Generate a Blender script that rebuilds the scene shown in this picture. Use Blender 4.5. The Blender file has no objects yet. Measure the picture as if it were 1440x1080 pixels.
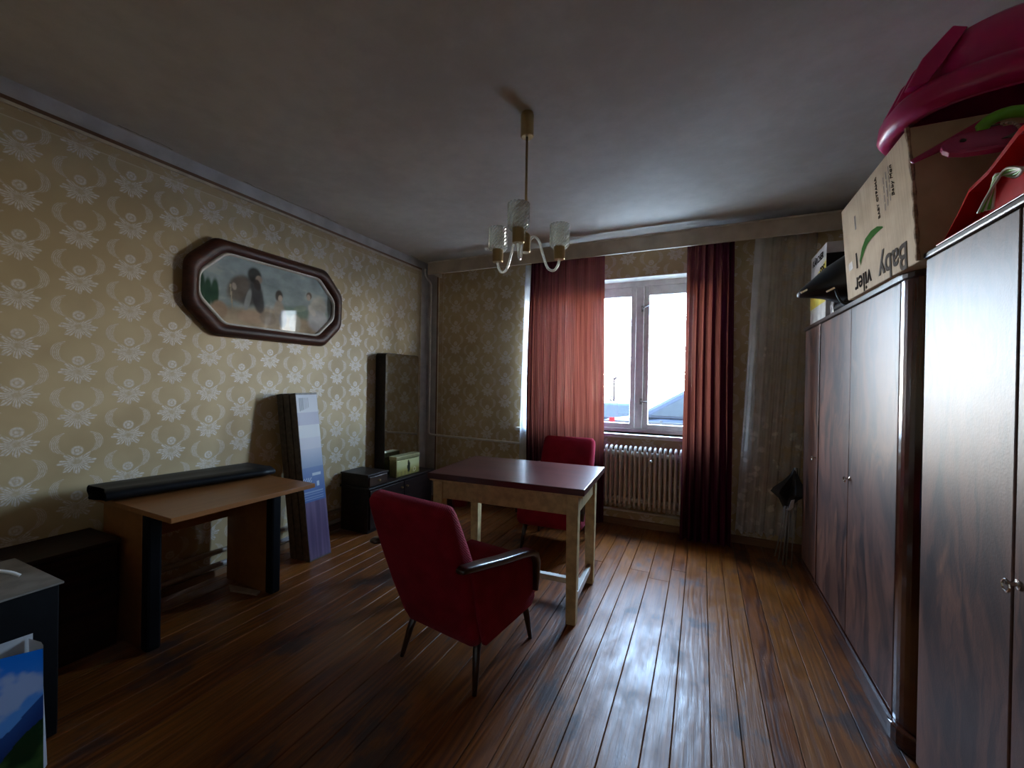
import bpy, bmesh, math, random
from mathutils import Matrix, Vector, noise as mnoise

random.seed(7)
scene = bpy.context.scene
COL = scene.collection
PI = math.pi

# ------------------------------------------------------------------ camera
YAW, PIT, ROL, FPX, CAMH = math.radians(24.556), math.radians(0.288), math.radians(0.963), 585.0, 1.36
_f = Vector((-math.sin(YAW) * math.cos(PIT), math.cos(YAW) * math.cos(PIT), -math.sin(PIT)))
_r = Vector((math.cos(YAW), math.sin(YAW), 0))
_u = _r.cross(_f)
_r2 = _r * math.cos(ROL) + _u * math.sin(ROL)
_u2 = -_r * math.sin(ROL) + _u * math.cos(ROL)
cam_data = bpy.data.cameras.new('camera')
cam_data.sensor_width = 36.0
cam_data.lens = FPX / 1440.0 * 36.0
cam_data.clip_start = 0.02
cam = bpy.data.objects.new('camera', cam_data)
cam.matrix_world = Matrix(((_r2.x, _u2.x, -_f.x, 0), (_r2.y, _u2.y, -_f.y, 0), (_r2.z, _u2.z, -_f.z, CAMH), (0, 0, 0, 1)))
COL.objects.link(cam)
scene.camera = cam

# ------------------------------------------------------------------ sky and light
SKY = 72.0
world = bpy.data.worlds.new('sky')
scene.world = world
world.use_nodes = True
wt = world.node_tree
wt.nodes.clear()
w_out = wt.nodes.new('ShaderNodeOutputWorld')
w_bg = wt.nodes.new('ShaderNodeBackground')
w_tc = wt.nodes.new('ShaderNodeTexCoord')
w_sep = wt.nodes.new('ShaderNodeSeparateXYZ')
w_ramp = wt.nodes.new('ShaderNodeValToRGB')
wt.links.new(w_tc.outputs['Generated'], w_sep.inputs[0])
wt.links.new(w_sep.outputs['Z'], w_ramp.inputs[0])
cr = w_ramp.color_ramp
cr.elements[0].position = 0.0
cr.elements[0].color = (1.0, 0.95, 0.86, 1)
cr.elements[1].position = 1.0
cr.elements[1].color = (0.42, 0.62, 1.0, 1)
e = cr.elements.new(0.05); e.color = (0.95, 0.95, 0.95, 1)
e = cr.elements.new(0.16); e.color = (0.50, 0.72, 1.0, 1)
wt.links.new(w_ramp.outputs[0], w_bg.inputs[0])
w_bg.inputs[1].default_value = SKY
wt.links.new(w_bg.outputs[0], w_out.inputs[0])

portal_data = bpy.data.lights.new('window_portal', 'AREA')      # emits nothing: guides sky sampling through the window
portal_data.shape = 'RECTANGLE'
portal_data.size, portal_data.size_y = 1.77, 1.5
portal_data.cycles.is_portal = True
portal = bpy.data.objects.new('window_portal', portal_data)
portal.location = (-0.86, 4.40, 1.63)
portal.rotation_euler = (-PI / 2, 0, 0)
COL.objects.link(portal)

scene.view_settings.view_transform = 'Standard'
scene.view_settings.look = 'None'
scene.view_settings.exposure = 0.25
scene.view_settings.gamma = 1.0
scene.view_settings.use_curve_mapping = False
scene.cycles.use_denoising = True
scene.cycles.max_bounces = 10
scene.cycles.diffuse_bounces = 6
scene.cycles.glossy_bounces = 4
scene.cycles.transparent_max_bounces = 16
scene.cycles.sample_clamp_indirect = 6.0
scene.cycles.caustics_reflective = False
scene.cycles.caustics_refractive = False

# ------------------------------------------------------------------ node expression helper
class S:
    def __init__(self, nt, sock): self.nt, self.s = nt, sock
    def m(self, op, *a, clamp=False):
        n = self.nt.nodes.new('ShaderNodeMath'); n.operation = op; n.use_clamp = clamp
        for i, v in enumerate((self,) + a):
            if isinstance(v, S): self.nt.links.new(v.s, n.inputs[i])
            else: n.inputs[i].default_value = v
        return S(self.nt, n.outputs[0])
    def __add__(self, o): return self.m('ADD', o)
    __radd__ = __add__
    def __sub__(self, o): return self.m('SUBTRACT', o)
    def __rsub__(self, o): return (self * -1.0) + o
    def __mul__(self, o): return self.m('MULTIPLY', o)
    __rmul__ = __mul__
    def __truediv__(self, o): return self.m('DIVIDE', o)
    def abs(self): return self.m('ABSOLUTE')
    def sin(self): return self.m('SINE')
    def cos(self): return self.m('COSINE')
    def floor(self): return self.m('FLOOR')
    def frac(self): return self.m('FRACT')
    def sqrt(self): return self.m('SQRT')
    def atan2(self, o): return self.m('ARCTAN2', o)
    def mod(self, o): return self.m('FLOORED_MODULO', o)
    def min(self, o): return self.m('MINIMUM', o)
    def max(self, o): return self.m('MAXIMUM', o)
    def gt(self, o): return self.m('GREATER_THAN', o)
    def lt(self, o): return self.m('LESS_THAN', o)
    def ss(self, a, b, lo=0.0, hi=1.0):
        n = self.nt.nodes.new('ShaderNodeMapRange'); n.interpolation_type = 'SMOOTHSTEP'
        self.nt.links.new(self.s, n.inputs[0])
        for i, v in zip((1, 2, 3, 4), (a, b, lo, hi)): n.inputs[i].default_value = v
        return S(self.nt, n.outputs[0])

class Mat:
    """Principled material with small helpers."""
    def __init__(self, name, color=(.5, .5, .5), rough=.6, metal=0.0, spec=.5, coat=0.0, coat_rough=.1):
        self.m = bpy.data.materials.new(name)
        self.m.use_nodes = True
        self.nt = self.m.node_tree
        self.b = self.nt.nodes['Principled BSDF']
        self.out = self.nt.nodes['Material Output']
        self.b.inputs['Base Color'].default_value = (*color, 1)
        self.b.inputs['Roughness'].default_value = rough
        self.b.inputs['Metallic'].default_value = metal
        self.b.inputs['Specular IOR Level'].default_value = spec
        self.b.inputs['Coat Weight'].default_value = coat
        self.b.inputs['Coat Roughness'].default_value = coat_rough
    def link(self, a, b): self.nt.links.new(a.s if isinstance(a, S) else a, b)
    def node(self, t): return self.nt.nodes.new(t)
    def pos(self):
        g = self.node('ShaderNodeNewGeometry'); x = self.node('ShaderNodeSeparateXYZ')
        self.nt.links.new(g.outputs['Position'], x.inputs[0])
        return [S(self.nt, x.outputs[i]) for i in range(3)]
    def opos(self):
        g = self.node('ShaderNodeTexCoord'); x = self.node('ShaderNodeSeparateXYZ')
        self.nt.links.new(g.outputs['Object'], x.inputs[0])
        return [S(self.nt, x.outputs[i]) for i in range(3)]
    def rnd(self):
        return S(self.nt, self.node('ShaderNodeObjectInfo').outputs['Random'])
    def vec(self, x, y, z):
        c = self.node('ShaderNodeCombineXYZ')
        for i, v in enumerate((x, y, z)):
            if isinstance(v, S): self.nt.links.new(v.s, c.inputs[i])
            else: c.inputs[i].default_value = v
        return c.outputs[0]
    def noise(self, v, scale=5, detail=3, rough=.5, dist=0):
        n = self.node('ShaderNodeTexNoise')
        self.nt.links.new(v, n.inputs['Vector'])
        n.inputs['Scale'].default_value = scale; n.inputs['Detail'].default_value = detail
        n.inputs['Roughness'].default_value = rough; n.inputs['Distortion'].default_value = dist
        return S(self.nt, n.outputs[0])
    def voro(self, v, scale=5):
        n = self.node('ShaderNodeTexVoronoi')
        self.nt.links.new(v, n.inputs['Vector']); n.inputs['Scale'].default_value = scale
        return S(self.nt, n.outputs['Distance'])
    def mix(self, f, a, b):
        n = self.node('ShaderNodeMix'); n.data_type = 'RGBA'
        if isinstance(f, S): self.nt.links.new(f.s, n.inputs[0])
        else: n.inputs[0].default_value = f
        for i, v in ((6, a), (7, b)):
            if isinstance(v, tuple): n.inputs[i].default_value = (*v, 1)
            else: self.nt.links.new(v, n.inputs[i])
        return n.outputs[2]
    def color(self, c): self.nt.links.new(c, self.b.inputs['Base Color']); return self
    def rough(self, r): self.link(r, self.b.inputs['Roughness']); return self
    def bump(self, h, strength=.3, dist=.01):
        n = self.node('ShaderNodeBump'); n.inputs['Strength'].default_value = strength
        n.inputs['Distance'].default_value = dist
        self.link(h, n.inputs['Height']); self.nt.links.new(n.outputs[0], self.b.inputs['Normal'])
        self.nt.links.new(n.outputs[0], self.b.inputs['Coat Normal'])
        return self

def plain(name, color, rough=.6, var=.12, scale=14, **k):
    M = Mat(name, color, rough, **k)
    x, y, z = M.pos()
    n = M.noise(M.vec(x, y, z), scale, 4)
    d = tuple(max(0, c * (1 - var * 1.6)) for c in color); l = tuple(min(1, c * (1 + var)) for c in color)
    M.color(M.mix(n.ss(.3, .7), d, l))
    return M.m

def wood(name, dark, light, rough=.35, axis='z', sc=1.0, coat=0.0, contrast=(.3, .7), bump=.1, space='pos', coat_rough=.1, spec=.5):
    M = Mat(name, light, rough, coat=coat, coat_rough=coat_rough, spec=spec)
    x, y, z = M.pos() if space == 'pos' else M.opos()
    k = {'x': (2, 28, 28), 'y': (28, 2, 28), 'z': (28, 28, 2)}[axis]
    n = M.noise(M.vec(x * (k[0] * sc), y * (k[1] * sc), z * (k[2] * sc)), 1.0, 5, .6, .6)
    n2 = M.noise(M.vec(x * (k[0] * sc * .3), y * (k[1] * sc * .3), z * (k[2] * sc * .3)), 1.0, 2)
    f = (n * .6 + n2 * .4).ss(*contrast)
    M.color(M.mix(f, dark, light))
    if bump: M.bump(n, bump, .003)
    return M.m

# ------------------------------------------------------------------ mesh helper
class MB:
    def __init__(self): self.v, self.f = [], []
    def add(self, vs, fs, M=None):
        o = len(self.v)
        self.v += [tuple(M @ Vector(p)) if M else tuple(p) for p in vs]
        self.f += [tuple(i + o for i in f) for f in fs]
        return self
    def box(self, x0, x1, y0, y1, z0, z1, M=None):
        vs = [(x, y, z) for z in (z0, z1) for x, y in ((x0, y0), (x1, y0), (x1, y1), (x0, y1))]
        return self.add(vs, [(3, 2, 1, 0), (4, 5, 6, 7), (0, 1, 5, 4), (1, 2, 6, 5), (2, 3, 7, 6), (3, 0, 4, 7)], M)
    def hexa(self, b, t, M=None):
        return self.add(list(b) + list(t), [(3, 2, 1, 0), (4, 5, 6, 7), (0, 1, 5, 4), (1, 2, 6, 5), (2, 3, 7, 6), (3, 0, 4, 7)], M)
    def loft(self, rings, close=True, cap=True, M=None):
        n = len(rings[0]); vs = [p for r in rings for p in r]; fs = []
        for i in range(len(rings) - 1):
            for j in range(n if close else n - 1):
                k = (j + 1) % n
                fs.append((i * n + j, i * n + k, (i + 1) * n + k, (i + 1) * n + j))
        if cap:
            fs.append(tuple(range(n - 1, -1, -1))); fs.append(tuple((len(rings) - 1) * n + j for j in range(n)))
        return self.add(vs, fs, M)
    def prism(self, poly, axis, a, b, M=None):
        def p(q, t):
            return {'x': (t, q[0], q[1]), 'y': (q[0], t, q[1]), 'z': (q[0], q[1], t)}[axis]
        return self.loft([[p(q, a) for q in poly], [p(q, b) for q in poly]], M=M)
    def tube(self, pts, r, seg=8, cap=True, M=None):
        pts = [Vector(p) for p in pts]
        rs = r if isinstance(r, (list, tuple)) else [r] * len(pts)
        rings = []; up = None
        for i, p in enumerate(pts):
            t = (pts[min(i + 1, len(pts) - 1)] - pts[max(i - 1, 0)]).normalized()
            if up is None: up = t.orthogonal().normalized()
            up = (up - t * up.dot(t)).normalized(); s = t.cross(up)
            rings.append([tuple(p + (up * math.cos(a) + s * math.sin(a)) * rs[i]) for a in (2 * PI * k / seg for k in range(seg))])
        return self.loft(rings, True, cap, M)
    def lathe(self, prof, c=(0, 0, 0), seg=16, cap=True, M=None):
        rings = [[(c[0] + r * math.cos(2 * PI * k / seg), c[1] + r * math.sin(2 * PI * k / seg), c[2] + z) for k in range(seg)] for r, z in prof]
        return self.loft(rings, True, cap, M)
    def grid(self, fn, nu, nv, M=None):
        vs = [fn(i / nu, j / nv) for j in range(nv + 1) for i in range(nu + 1)]
        fs = [(j * (nu + 1) + i, j * (nu + 1) + i + 1, (j + 1) * (nu + 1) + i + 1, (j + 1) * (nu + 1) + i) for j in range(nv) for i in range(nu)]
        return self.add(vs, fs, M)
    def build(self, name, mat, parent=None, smooth=False, bevel=0, seg=2, subsurf=0, solid=0, recalc=True):
        xs = [p[0] for p in self.v]; ys = [p[1] for p in self.v]; zs = [p[2] for p in self.v]
        b = ((min(xs) + max(xs)) / 2, (min(ys) + max(ys)) / 2, min(zs))
        me = bpy.data.meshes.new(name)
        me.from_pydata([(p[0] - b[0], p[1] - b[1], p[2] - b[2]) for p in self.v], [], self.f)
        if recalc:
            bm = bmesh.new(); bm.from_mesh(me); bmesh.ops.recalc_face_normals(bm, faces=bm.faces); bm.to_mesh(me); bm.free()
        if mat: me.materials.append(mat)
        o = bpy.data.objects.new(name, me); COL.objects.link(o)
        o.location = b
        if parent: o.parent = parent
        if smooth:
            for p in me.polygons: p.use_smooth = True
        if solid:
            md = o.modifiers.new('thickness', 'SOLIDIFY'); md.thickness = solid; md.offset = 0
        if bevel:
            md = o.modifiers.new('bevel', 'BEVEL'); md.width = bevel; md.segments = seg; md.limit_method = 'ANGLE'
            md.angle_limit = math.radians(40)
        if subsurf:
            md = o.modifiers.new('subsurf', 'SUBSURF'); md.levels = subsurf; md.render_levels = subsurf
        return o

def empty(name, loc, rz=0):
    o = bpy.data.objects.new(name, None); o.location = loc; o.rotation_euler = (0, 0, rz); o.empty_display_size = .1
    COL.objects.link(o); return o
def tag(o, label, cat, group=None):
    o['label'] = label; o['category'] = cat
    if group: o['group'] = group
    return o
def struct(o, label=None):
    o['kind'] = 'structure'
    if label: o['label'] = label
    return o
def copy_tree(o, parent=None):
    c = o.copy(); COL.objects.link(c)
    if parent: c.parent = parent
    for ch in list(o.children): copy_tree(ch, c)
    return c
def arc(cx, cy, r, a0, a1, n):
    return [(cx + r * math.cos(math.radians(a0 + (a1 - a0) * i / n)), cy + r * math.sin(math.radians(a0 + (a1 - a0) * i / n))) for i in range(n + 1)]
def spline(P, n=8):
    P = [Vector(p) for p in P]; out = []
    for i in range(len(P) - 1):
        a = P[max(i - 1, 0)]; b = P[i]; c = P[i + 1]; d = P[min(i + 2, len(P) - 1)]
        for k in range(n):
            t = k / n
            out.append(.5 * ((2 * b) + (c - a) * t + (2 * a - 5 * b + 4 * c - d) * t * t + (3 * b - a - 3 * c + d) * t ** 3))
    out.append(P[-1]); return [tuple(p) for p in out]
def text_mesh(name, s, size, mat, parent, M, shear=0.0, ext=.0006, bold=0.0):
    """Lettering as thin raised ink; M takes the text's local frame (x right, y up) to the parent's frame."""
    cu = bpy.data.curves.new(name, 'FONT'); cu.body = s; cu.size = size; cu.shear = shear; cu.extrude = ext; cu.offset = bold
    cu.resolution_u = 3
    t = bpy.data.objects.new(name, cu); COL.objects.link(t)
    dg = bpy.context.evaluated_depsgraph_get()
    me = bpy.data.meshes.new_from_object(t.evaluated_get(dg))
    bpy.data.objects.remove(t); bpy.data.curves.remove(cu)
    me.name = name
    me.transform(M); me.materials.clear(); me.materials.append(mat)
    o = bpy.data.objects.new(name, me); COL.objects.link(o); o.parent = parent
    return o
def attr_mat(name, rough=.5, coat=0.0):
    M = Mat(name, (.5, .5, .5), rough, coat=coat, coat_rough=.04, spec=.2)
    a = M.node('ShaderNodeAttribute'); a.attribute_name = 'print'
    M.color(a.outputs['Color'])
    return M.m
def printed(name, fn_pos, fn_col, nu, nv, mat, parent):
    """A flat print: a fine grid whose inks are stored per vertex."""
    mb = MB().grid(fn_pos, nu, nv)
    o = mb.build(name, mat, parent, recalc=False)
    at = o.data.color_attributes.new('print', 'FLOAT_COLOR', 'POINT')
    k = 0
    for j in range(nv + 1):
        for i in range(nu + 1):
            at.data[k].color = (*fn_col(i / nu, j / nv), 1); k += 1
    return o
def smooth01(a, b, x):
    t = min(1, max(0, (x - a) / (b - a))); return t * t * (3 - 2 * t)
def lerp3(a, b, t): return tuple(p + (q - p) * t for p, q in zip(a, b))
def srgb(r, g, b): return tuple(((c / 255) / 12.92 if c / 255 <= .04045 else ((c / 255 + .055) / 1.055) ** 2.4) for c in (r, g, b))

# ------------------------------------------------------------------ room materials
XL, XR, YB, YF, HC = -3.0, 1.30, 4.10, -1.30, 2.75

def wallpaper(name, axis, u_lim, v_top):
    M = Mat(name, (.4, .3, .15), .55)
    P = M.pos(); u = P['xyz'.index(axis)]; v = P[2]
    CW, CH = .2145, .238
    a = u * (1 / CW) - .88
    i = (a + .5).floor(); x = (a - i) * CW
    vo = v - .903 + (i.mod(2.0)) * (CH / 2) - .0
    def cell(dv):
        b = (vo - dv) * (1 / CH); j = (b + .5).floor(); return (b - j) * CH
    y = cell(.0); ax = x.abs()
    # fan of serrated leaves
    yy = y + .004
    ang = yy.atan2(x); r = ((x * .86) * (x * .86) + yy * yy).sqrt()
    lobe = (ang * 4.0 - PI / 2 + PI / 2).cos().abs()
    edge = lobe * .026 + .040 + (ang * 20.0).sin() * .003
    leaf = (r - edge).ss(-.004, .001, 1, 0) * (y - ax * .55).ss(.012, .022, 1, 0)
    vein = ((ang * 26.0).sin() * .5 + .5).ss(.15, .55, .22, 1.0)
    hollow = r.ss(.006, .02, .35, 1.0)
    leaf = leaf * vein * hollow
    # rosette above
    ry = y - .055; rr = (x * x + ry * ry).sqrt()
    ros = rr.ss(.024, .028, 1, 0) * ((rr * 420.0).sin() * .5 + .5).ss(.2, .6, .45, 1)
    # feathered scrolls on both sides
    y2 = cell(.098)
    sx = ax - .032; sr = (sx * sx + y2 * y2).sqrt(); sa = y2.atan2(sx)
    taper = (sa.abs()).ss(.25, 1.25, .017, .004)
    scroll = ((sr - .056).abs() - taper).ss(-.003, .002, 1, 0) * ax.gt(.045) * sa.abs().lt(1.25)
    scroll = scroll * ((sr * 900.0 + sa * 6.0).sin() * .5 + .5).ss(.2, .6, .15, .8)
    motif = leaf.max(ros * .9).max(scroll * .8)
    grain = M.noise(M.vec(P[0], P[1], v), 90, 2)
    blot = M.noise(M.vec(P[0], P[1], v), 2.2, 4)
    base = M.mix(blot.ss(.35, .7), (.41, .295, .145), (.52, .395, .215))
    ink = M.mix(grain.ss(.3, .7), (.54, .47, .38), (.72, .66, .58))
    c = M.mix(motif * grain.ss(.25, .5, .6, .95), base, ink)
    # borders: two thin printed lines, bare plaster past the paper
    du = (u - u_lim[0]).abs()
    line = ((du - .062).abs().lt(.004)).max((v - (v_top - .072)).abs().lt(.003) * (u * u_lim[1]).gt(u_lim[0] * u_lim[1]))
    c = M.mix(line * .6, c, (.62, .52, .36))
    band = du.lt(.062).max((v - v_top + .07).gt(0))
    c = M.mix(band * .55, c, (.40, .27, .13))
    plaster = M.noise(M.vec(P[0], P[1], v), 7, 5)
    pl = M.mix(plaster.ss(.3, .7), (.40, .36, .33), (.52, .48, .45))
    out = v.gt(v_top).max((u * u_lim[1]).lt(u_lim[0] * u_lim[1]))
    c = M.mix(out, c, pl)
    M.color(c); M.rough(motif * -.15 + .55)
    M.bump(motif * .5 + plaster * .6, .12, .004)
    return M.m

mat_paper_left = wallpaper('wallpaper_left', 'y', (3.965, -1), 2.645)
mat_paper_back = wallpaper('wallpaper_back', 'x', (-2.84, 1), 2.90)

def ceiling_mat():
    M = Mat('ceiling_plaster', (.4, .37, .34), .85)
    x, y, z = M.pos()
    n = M.noise(M.vec(x, y, z), 1.3, 5); n2 = M.noise(M.vec(x, y, z), 9, 5, .6)
    c = M.mix((n * .6 + n2 * .4).ss(.35, .65), (.47, .405, .325), (.57, .50, .41))
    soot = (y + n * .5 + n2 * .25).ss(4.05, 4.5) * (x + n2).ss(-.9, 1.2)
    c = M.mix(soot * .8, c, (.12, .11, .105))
    crack = ((x + 2.98 + (n2 - .5) * .06).abs().lt(.004)) * n.gt(.47)
    c = M.mix(crack * .7, c, (.1, .09, .08))
    M.color(c); M.bump(n2, .25, .01)
    return M.m
mat_ceiling = ceiling_mat()

def board_mat():
    M = Mat('old_pine_boards', (.3, .12, .04), .4, spec=.28)
    x, y, z = M.pos(); r = M.rnd()
    ox = x + r * 7.3; oy = y + r * 31.0
    g = M.noise(M.vec(ox * 75.0, oy * 2.2, 0.0), 1.0, 5, .62, .6)
    rings = (((ox * 30.0) + M.noise(M.vec(ox * 7.0, oy * .8, r * 5.0), 1.0, 2) * 9.0) * 5.0).sin() * .5 + .5
    tone = M.noise(M.vec(ox * 3.0, oy * .8, 0.0), 1.0, 3)
    c = M.mix((g * .5 + rings * .26 + tone * .28).ss(.22, .85), (.050, .011, .003), (.215, .060, .009))
    c = M.mix((r * 13.7).frac() * .7, c, M.mix(g.ss(.25, .75), (.14, .040, .007), (.30, .110, .018)))
    knot = M.voro(M.vec(ox * 4.2, oy * 1.5, 0.0), 1.0)
    c = M.mix(knot.ss(.04, .10, .9, 0), c, (.030, .012, .006))
    wearn = M.noise(M.vec(x * 2.2, y * 1.5, 0.0), 1.0, 5, .6)
    fine = M.noise(M.vec(x * 14.0, y * 6.0, 0.0), 1.0, 4, .6)
    c = M.mix((wearn * .62 + fine * .28 + g * .2).ss(.575, .66) * .8, c, (.035, .026, .026))
    c = M.mix((wearn * .7 + fine * .3).ss(.30, .40, .4, 0), c, (.20, .10, .04))
    M.color(c)
    M.rough((wearn * .5 + fine * .5).ss(.35, .65, .30, .54))
    M.bump(g * .8 + rings * .2 + fine * .7, .45, .004)
    return M.m
mat_boards = board_mat()
mat_dark = plain('dark_subfloor', (.03, .02, .015), .9)
mat_white_paint = plain('old_white_paint', (.62, .58, .50), .45, .08)
mat_cream_paint = plain('cream_gloss_paint', (.60, .52, .38), .4, .10)
mat_plaster = plain('grey_plaster', (.45, .41, .37), .9, .12, 6)
mat_side_wall = plain('pale_wall_paint', (.78, .74, .66), .8, .12, 5)

# ------------------------------------------------------------------ room shell
floor = MB().box(XL - .2, XR + .2, YF - .2, YB + .4, -.12, -.024).build('floor', mat_dark)
struct(floor, 'floor of old varnished pine boards, worn dark in places')
edges = [-.55, -.462, -.322, -.182, -.083, .054, .162, .262, .361, .478, .591, .70, .82, .94, 1.05, 1.17, 1.30]
xx = -.55
left_edges = []
while xx > XL + .06:
    xx -= random.uniform(.10, .15); left_edges.append(max(xx, XL))
if left_edges[-1] > XL: left_edges.append(XL)
edges = sorted(set([round(e_, 4) for e_ in left_edges + edges]))
board_cache = {}
for a, b in zip(edges[:-1], edges[1:]):
    cuts = [YF]
    if random.random() < .35: cuts.append(random.choice((random.uniform(-.4, .8), random.uniform(2.9, 3.6))))
    cuts.append(YB)
    for c0, c1 in zip(cuts[:-1], cuts[1:]):
        g = .0013
        mb = MB().box(a + g, b - g, c0 + .001, c1 - .001, -.024, random.uniform(-.0015, .0))
        mb.build('floorboard', mat_boards, None, bevel=.0022, seg=1).parent = floor
for o in floor.children:
    o.location = (o.location.x - floor.location.x, o.location.y - floor.location.y, o.location.z - floor.location.z)

struct(MB().box(XL - .2, XR + .2, YF - .2, YB + .35, HC, HC + .2).build('ceiling', mat_ceiling), 'grey plaster ceiling, sooty along the window side')
struct(MB().box(XL - .2, XL, YF - .2, YB + .3, 0, HC).build('wall_left', mat_paper_left), 'left wall with tan floral wallpaper')
struct(MB().box(XR, XR + .2, YF - .2, YB + .3, 0, HC).build('wall_right', mat_side_wall), 'plain wall behind the wardrobes')
struct(MB().box(XL, XR, YF - .2, YF, 0, HC).build('wall_front', mat_side_wall), 'plain wall behind the viewer')
NX0, NX1, NZ0, NZ1 = -1.745, .03, .88, 2.385
wb = MB()
wb.box(XL, NX0, YB, YB + .3, 0, HC).box(NX1, XR, YB, YB + .3, 0, HC).box(NX0, NX1, YB, YB + .3, NZ1, HC).box(NX0, NX1, YB, YB + .3, 0, NZ0)
wall_back = struct(wb.build('wall_back', mat_paper_back), 'window wall with tan floral wallpaper')

# niche lining, white painted
rv = MB()
t = .008
rv.box(NX0, NX0 + t, YB - .001, YB + .30, NZ0, NZ1).box(NX1 - t, NX1, YB - .001, YB + .30, NZ0, NZ1).box(NX0, NX1, YB - .001, YB + .30, NZ1 - t, NZ1)
struct(rv.build('trim_1', mat_white_paint), 'white painted reveal lining the window niche')

# window
YW = 4.27
mat_frame = plain('window_paint', (.66, .62, .56), .4, .06)
win = struct(empty('window_1', (-.86, YW, NZ0)), 'white wooden casement window with three sashes')
def wbox(mb, x0, x1, y0, y1, z0, z1): return mb.box(x0 + .86, x1 + .86, y0 - YW, y1 - YW, z0 - NZ0, z1 - NZ0)
fr = MB()
FZ0, FZ1 = .88, 2.377
wbox(fr, NX0 + t, NX0 + .055, YW, YW + .08, FZ0, FZ1); wbox(fr, NX1 - .055, NX1 - t, YW, YW + .08, FZ0, FZ1)
wbox(fr, NX0 + t, NX1 - t, YW, YW + .08, FZ0, .915); wbox(fr, NX0 + t, NX1 - t, YW, YW + .08, 2.325, FZ1)
fr.build('frame', mat_frame, win, bevel=.004)
for mx in (-1.15, -.57):
    mm = MB(); wbox(mm, mx - .038, mx + .038, YW - .012, YW + .08, .915, 2.325); mm.build('mullion', mat_frame, win, bevel=.006)
Mg = Mat('window_glass')
Mg.nt.nodes.remove(Mg.b)
tr = Mg.node('ShaderNodeBsdfTransparent'); gl = Mg.node('ShaderNodeBsdfGlossy'); mx_ = Mg.node('ShaderNodeMixShader')
tr.inputs[0].default_value = (.95, .97, .97, 1); gl.inputs['Roughness'].default_value = .03; mx_.inputs[0].default_value = .06
Mg.link(tr.outputs[0], mx_.inputs[1]); Mg.link(gl.outputs[0], mx_.inputs[2]); Mg.link(mx_.outputs[0], Mg.out.inputs[0])
mat_glass = Mg.m
sash_x = [(NX0 + .055, -1.188), (-1.112, -.608), (-.532, NX1 - .055)]
for k, (a, b) in enumerate(sash_x):
    sm = MB(); s = .05
    yo = .0 if k < 2 else -.006
    wbox(sm, a, a + s, YW + .01 + yo, YW + .06 + yo, .915, 2.325); wbox(sm, b - s, b, YW + .01 + yo, YW + .06 + yo, .915, 2.325)
    wbox(sm, a + s, b - s, YW + .01 + yo, YW + .06 + yo, .915, .965); wbox(sm, a + s, b - s, YW + .01 + yo, YW + .06 + yo, 2.235, 2.325)
    so = sm.build('sash', mat_frame, win, bevel=.005)
    pm = MB().box(a + s + .86, b - s + .86, .033, .037, .965 - NZ0, 2.235 - NZ0)
    pm.build('pane', mat_glass, win)
mat_steel = Mat('dull_steel', (.35, .33, .30), .35, 1.0).m
for hz, tilt in ((2.10, .5), (1.19, -.1)):
    hm = MB(); hx = -.545 + .86
    hm.box(hx - .012, hx + .012, -.02, -.012, hz - NZ0 - .03, hz - NZ0 + .03)
    hm.tube([(hx, -.02, hz - NZ0), (hx, -.045, hz - NZ0)], .007)
    hm.tube([(hx, -.045, hz - NZ0), (hx + .07, -.045, hz - NZ0 + .07 * tilt)], [.008, .006])
    hm.build('handle', mat_steel, win, smooth=False)
sl = MB(); wbox(sl, NX0 - .06, NX1 + .06, YB - .05, YW, .845, .88)
sl.build('sill', mat_white_paint, win, bevel=.006)
so2 = MB(); wbox(so2, NX0, NX1, YW + .08, YW + .28, .865, .90); so2.build('outer_sill', plain('zinc_sill', (.45, .50, .58), .4), win)

# wall trims
mat_brown_trim = wood('brown_trim', (.10, .045, .018), (.22, .11, .045), .4, 'y')
mat_light_trim = plain('light_trim', (.52, .42, .28), .5)
struct(MB().box(XL, XL + .012, YF, 3.965, 2.645, 2.663).build('trim_2', mat_brown_trim), 'dark brown picture rail along the left wall')
struct(MB().box(XL, XL + .008, YF, 3.965, 2.628, 2.645).build('trim_3', mat_light_trim), 'light strip under the picture rail')
struct(MB().box(XL, XL + .010, 3.955, 3.97, 0, 2.645).build('trim_4', mat_light_trim), 'light vertical border strip on the left wall by the corner')
struct(MB().box(-2.858, -2.843, YB - .010, YB, 0, 2.60).build('trim_5', wood('brown_trim_upright', (.10, .040, .02), (.20, .09, .045), .4, 'z')), 'dark vertical border strip on the window wall')
struct(MB().box(-2.843, -2.832, YB - .008, YB, 0, 2.60).build('trim_6', mat_light_trim), 'light vertical border strip on the window wall')
struct(MB().box(-2.84, XR, YB - .018, YB, 0, .065).build('baseboard_back', wood('baseboard_wood', (.13, .055, .02), (.28, .14, .06), .45, 'x'), bevel=.004), 'brown baseboard under the radiator')
struct(MB().box(XL, XL + .018, YF, 3.9, 0, .05).build('baseboard_left', wood('baseboard_wood_left', (.11, .05, .02), (.24, .12, .05), .5, 'y'), bevel=.004), 'brown baseboard along the left wall')

# pelmet
mat_pelmet = plain('pelmet_paint', (.42, .33, .24), .5, .10, 6)
pel = empty('curtain_pelmet', (-.8, 3.86, 2.545))
tag(pel, 'long beige curtain pelmet board running under the ceiling above the window', 'pelmet')
MB().box(-2.02, 2.10, -.015, .010, 0, .140).build('board', mat_pelmet, pel, bevel=.003)
MB().box(-2.02, 2.10, -.022, -.012, .128, .140).build('edge_strip', plain('pelmet_edge', (.50, .42, .32), .45), pel, bevel=.002)
MB().box(-2.02, -2.0, .010, .24, .02, .138).build('bracket', mat_pelmet, pel)
MB().box(1.95, 1.97, .010, .24, .02, .138).build('bracket', mat_pelmet, pel)
MB().tube([(-2.0, .09, .085), (1.95, .09, .085)], .009).build('curtain_rail', mat_steel, pel)

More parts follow.
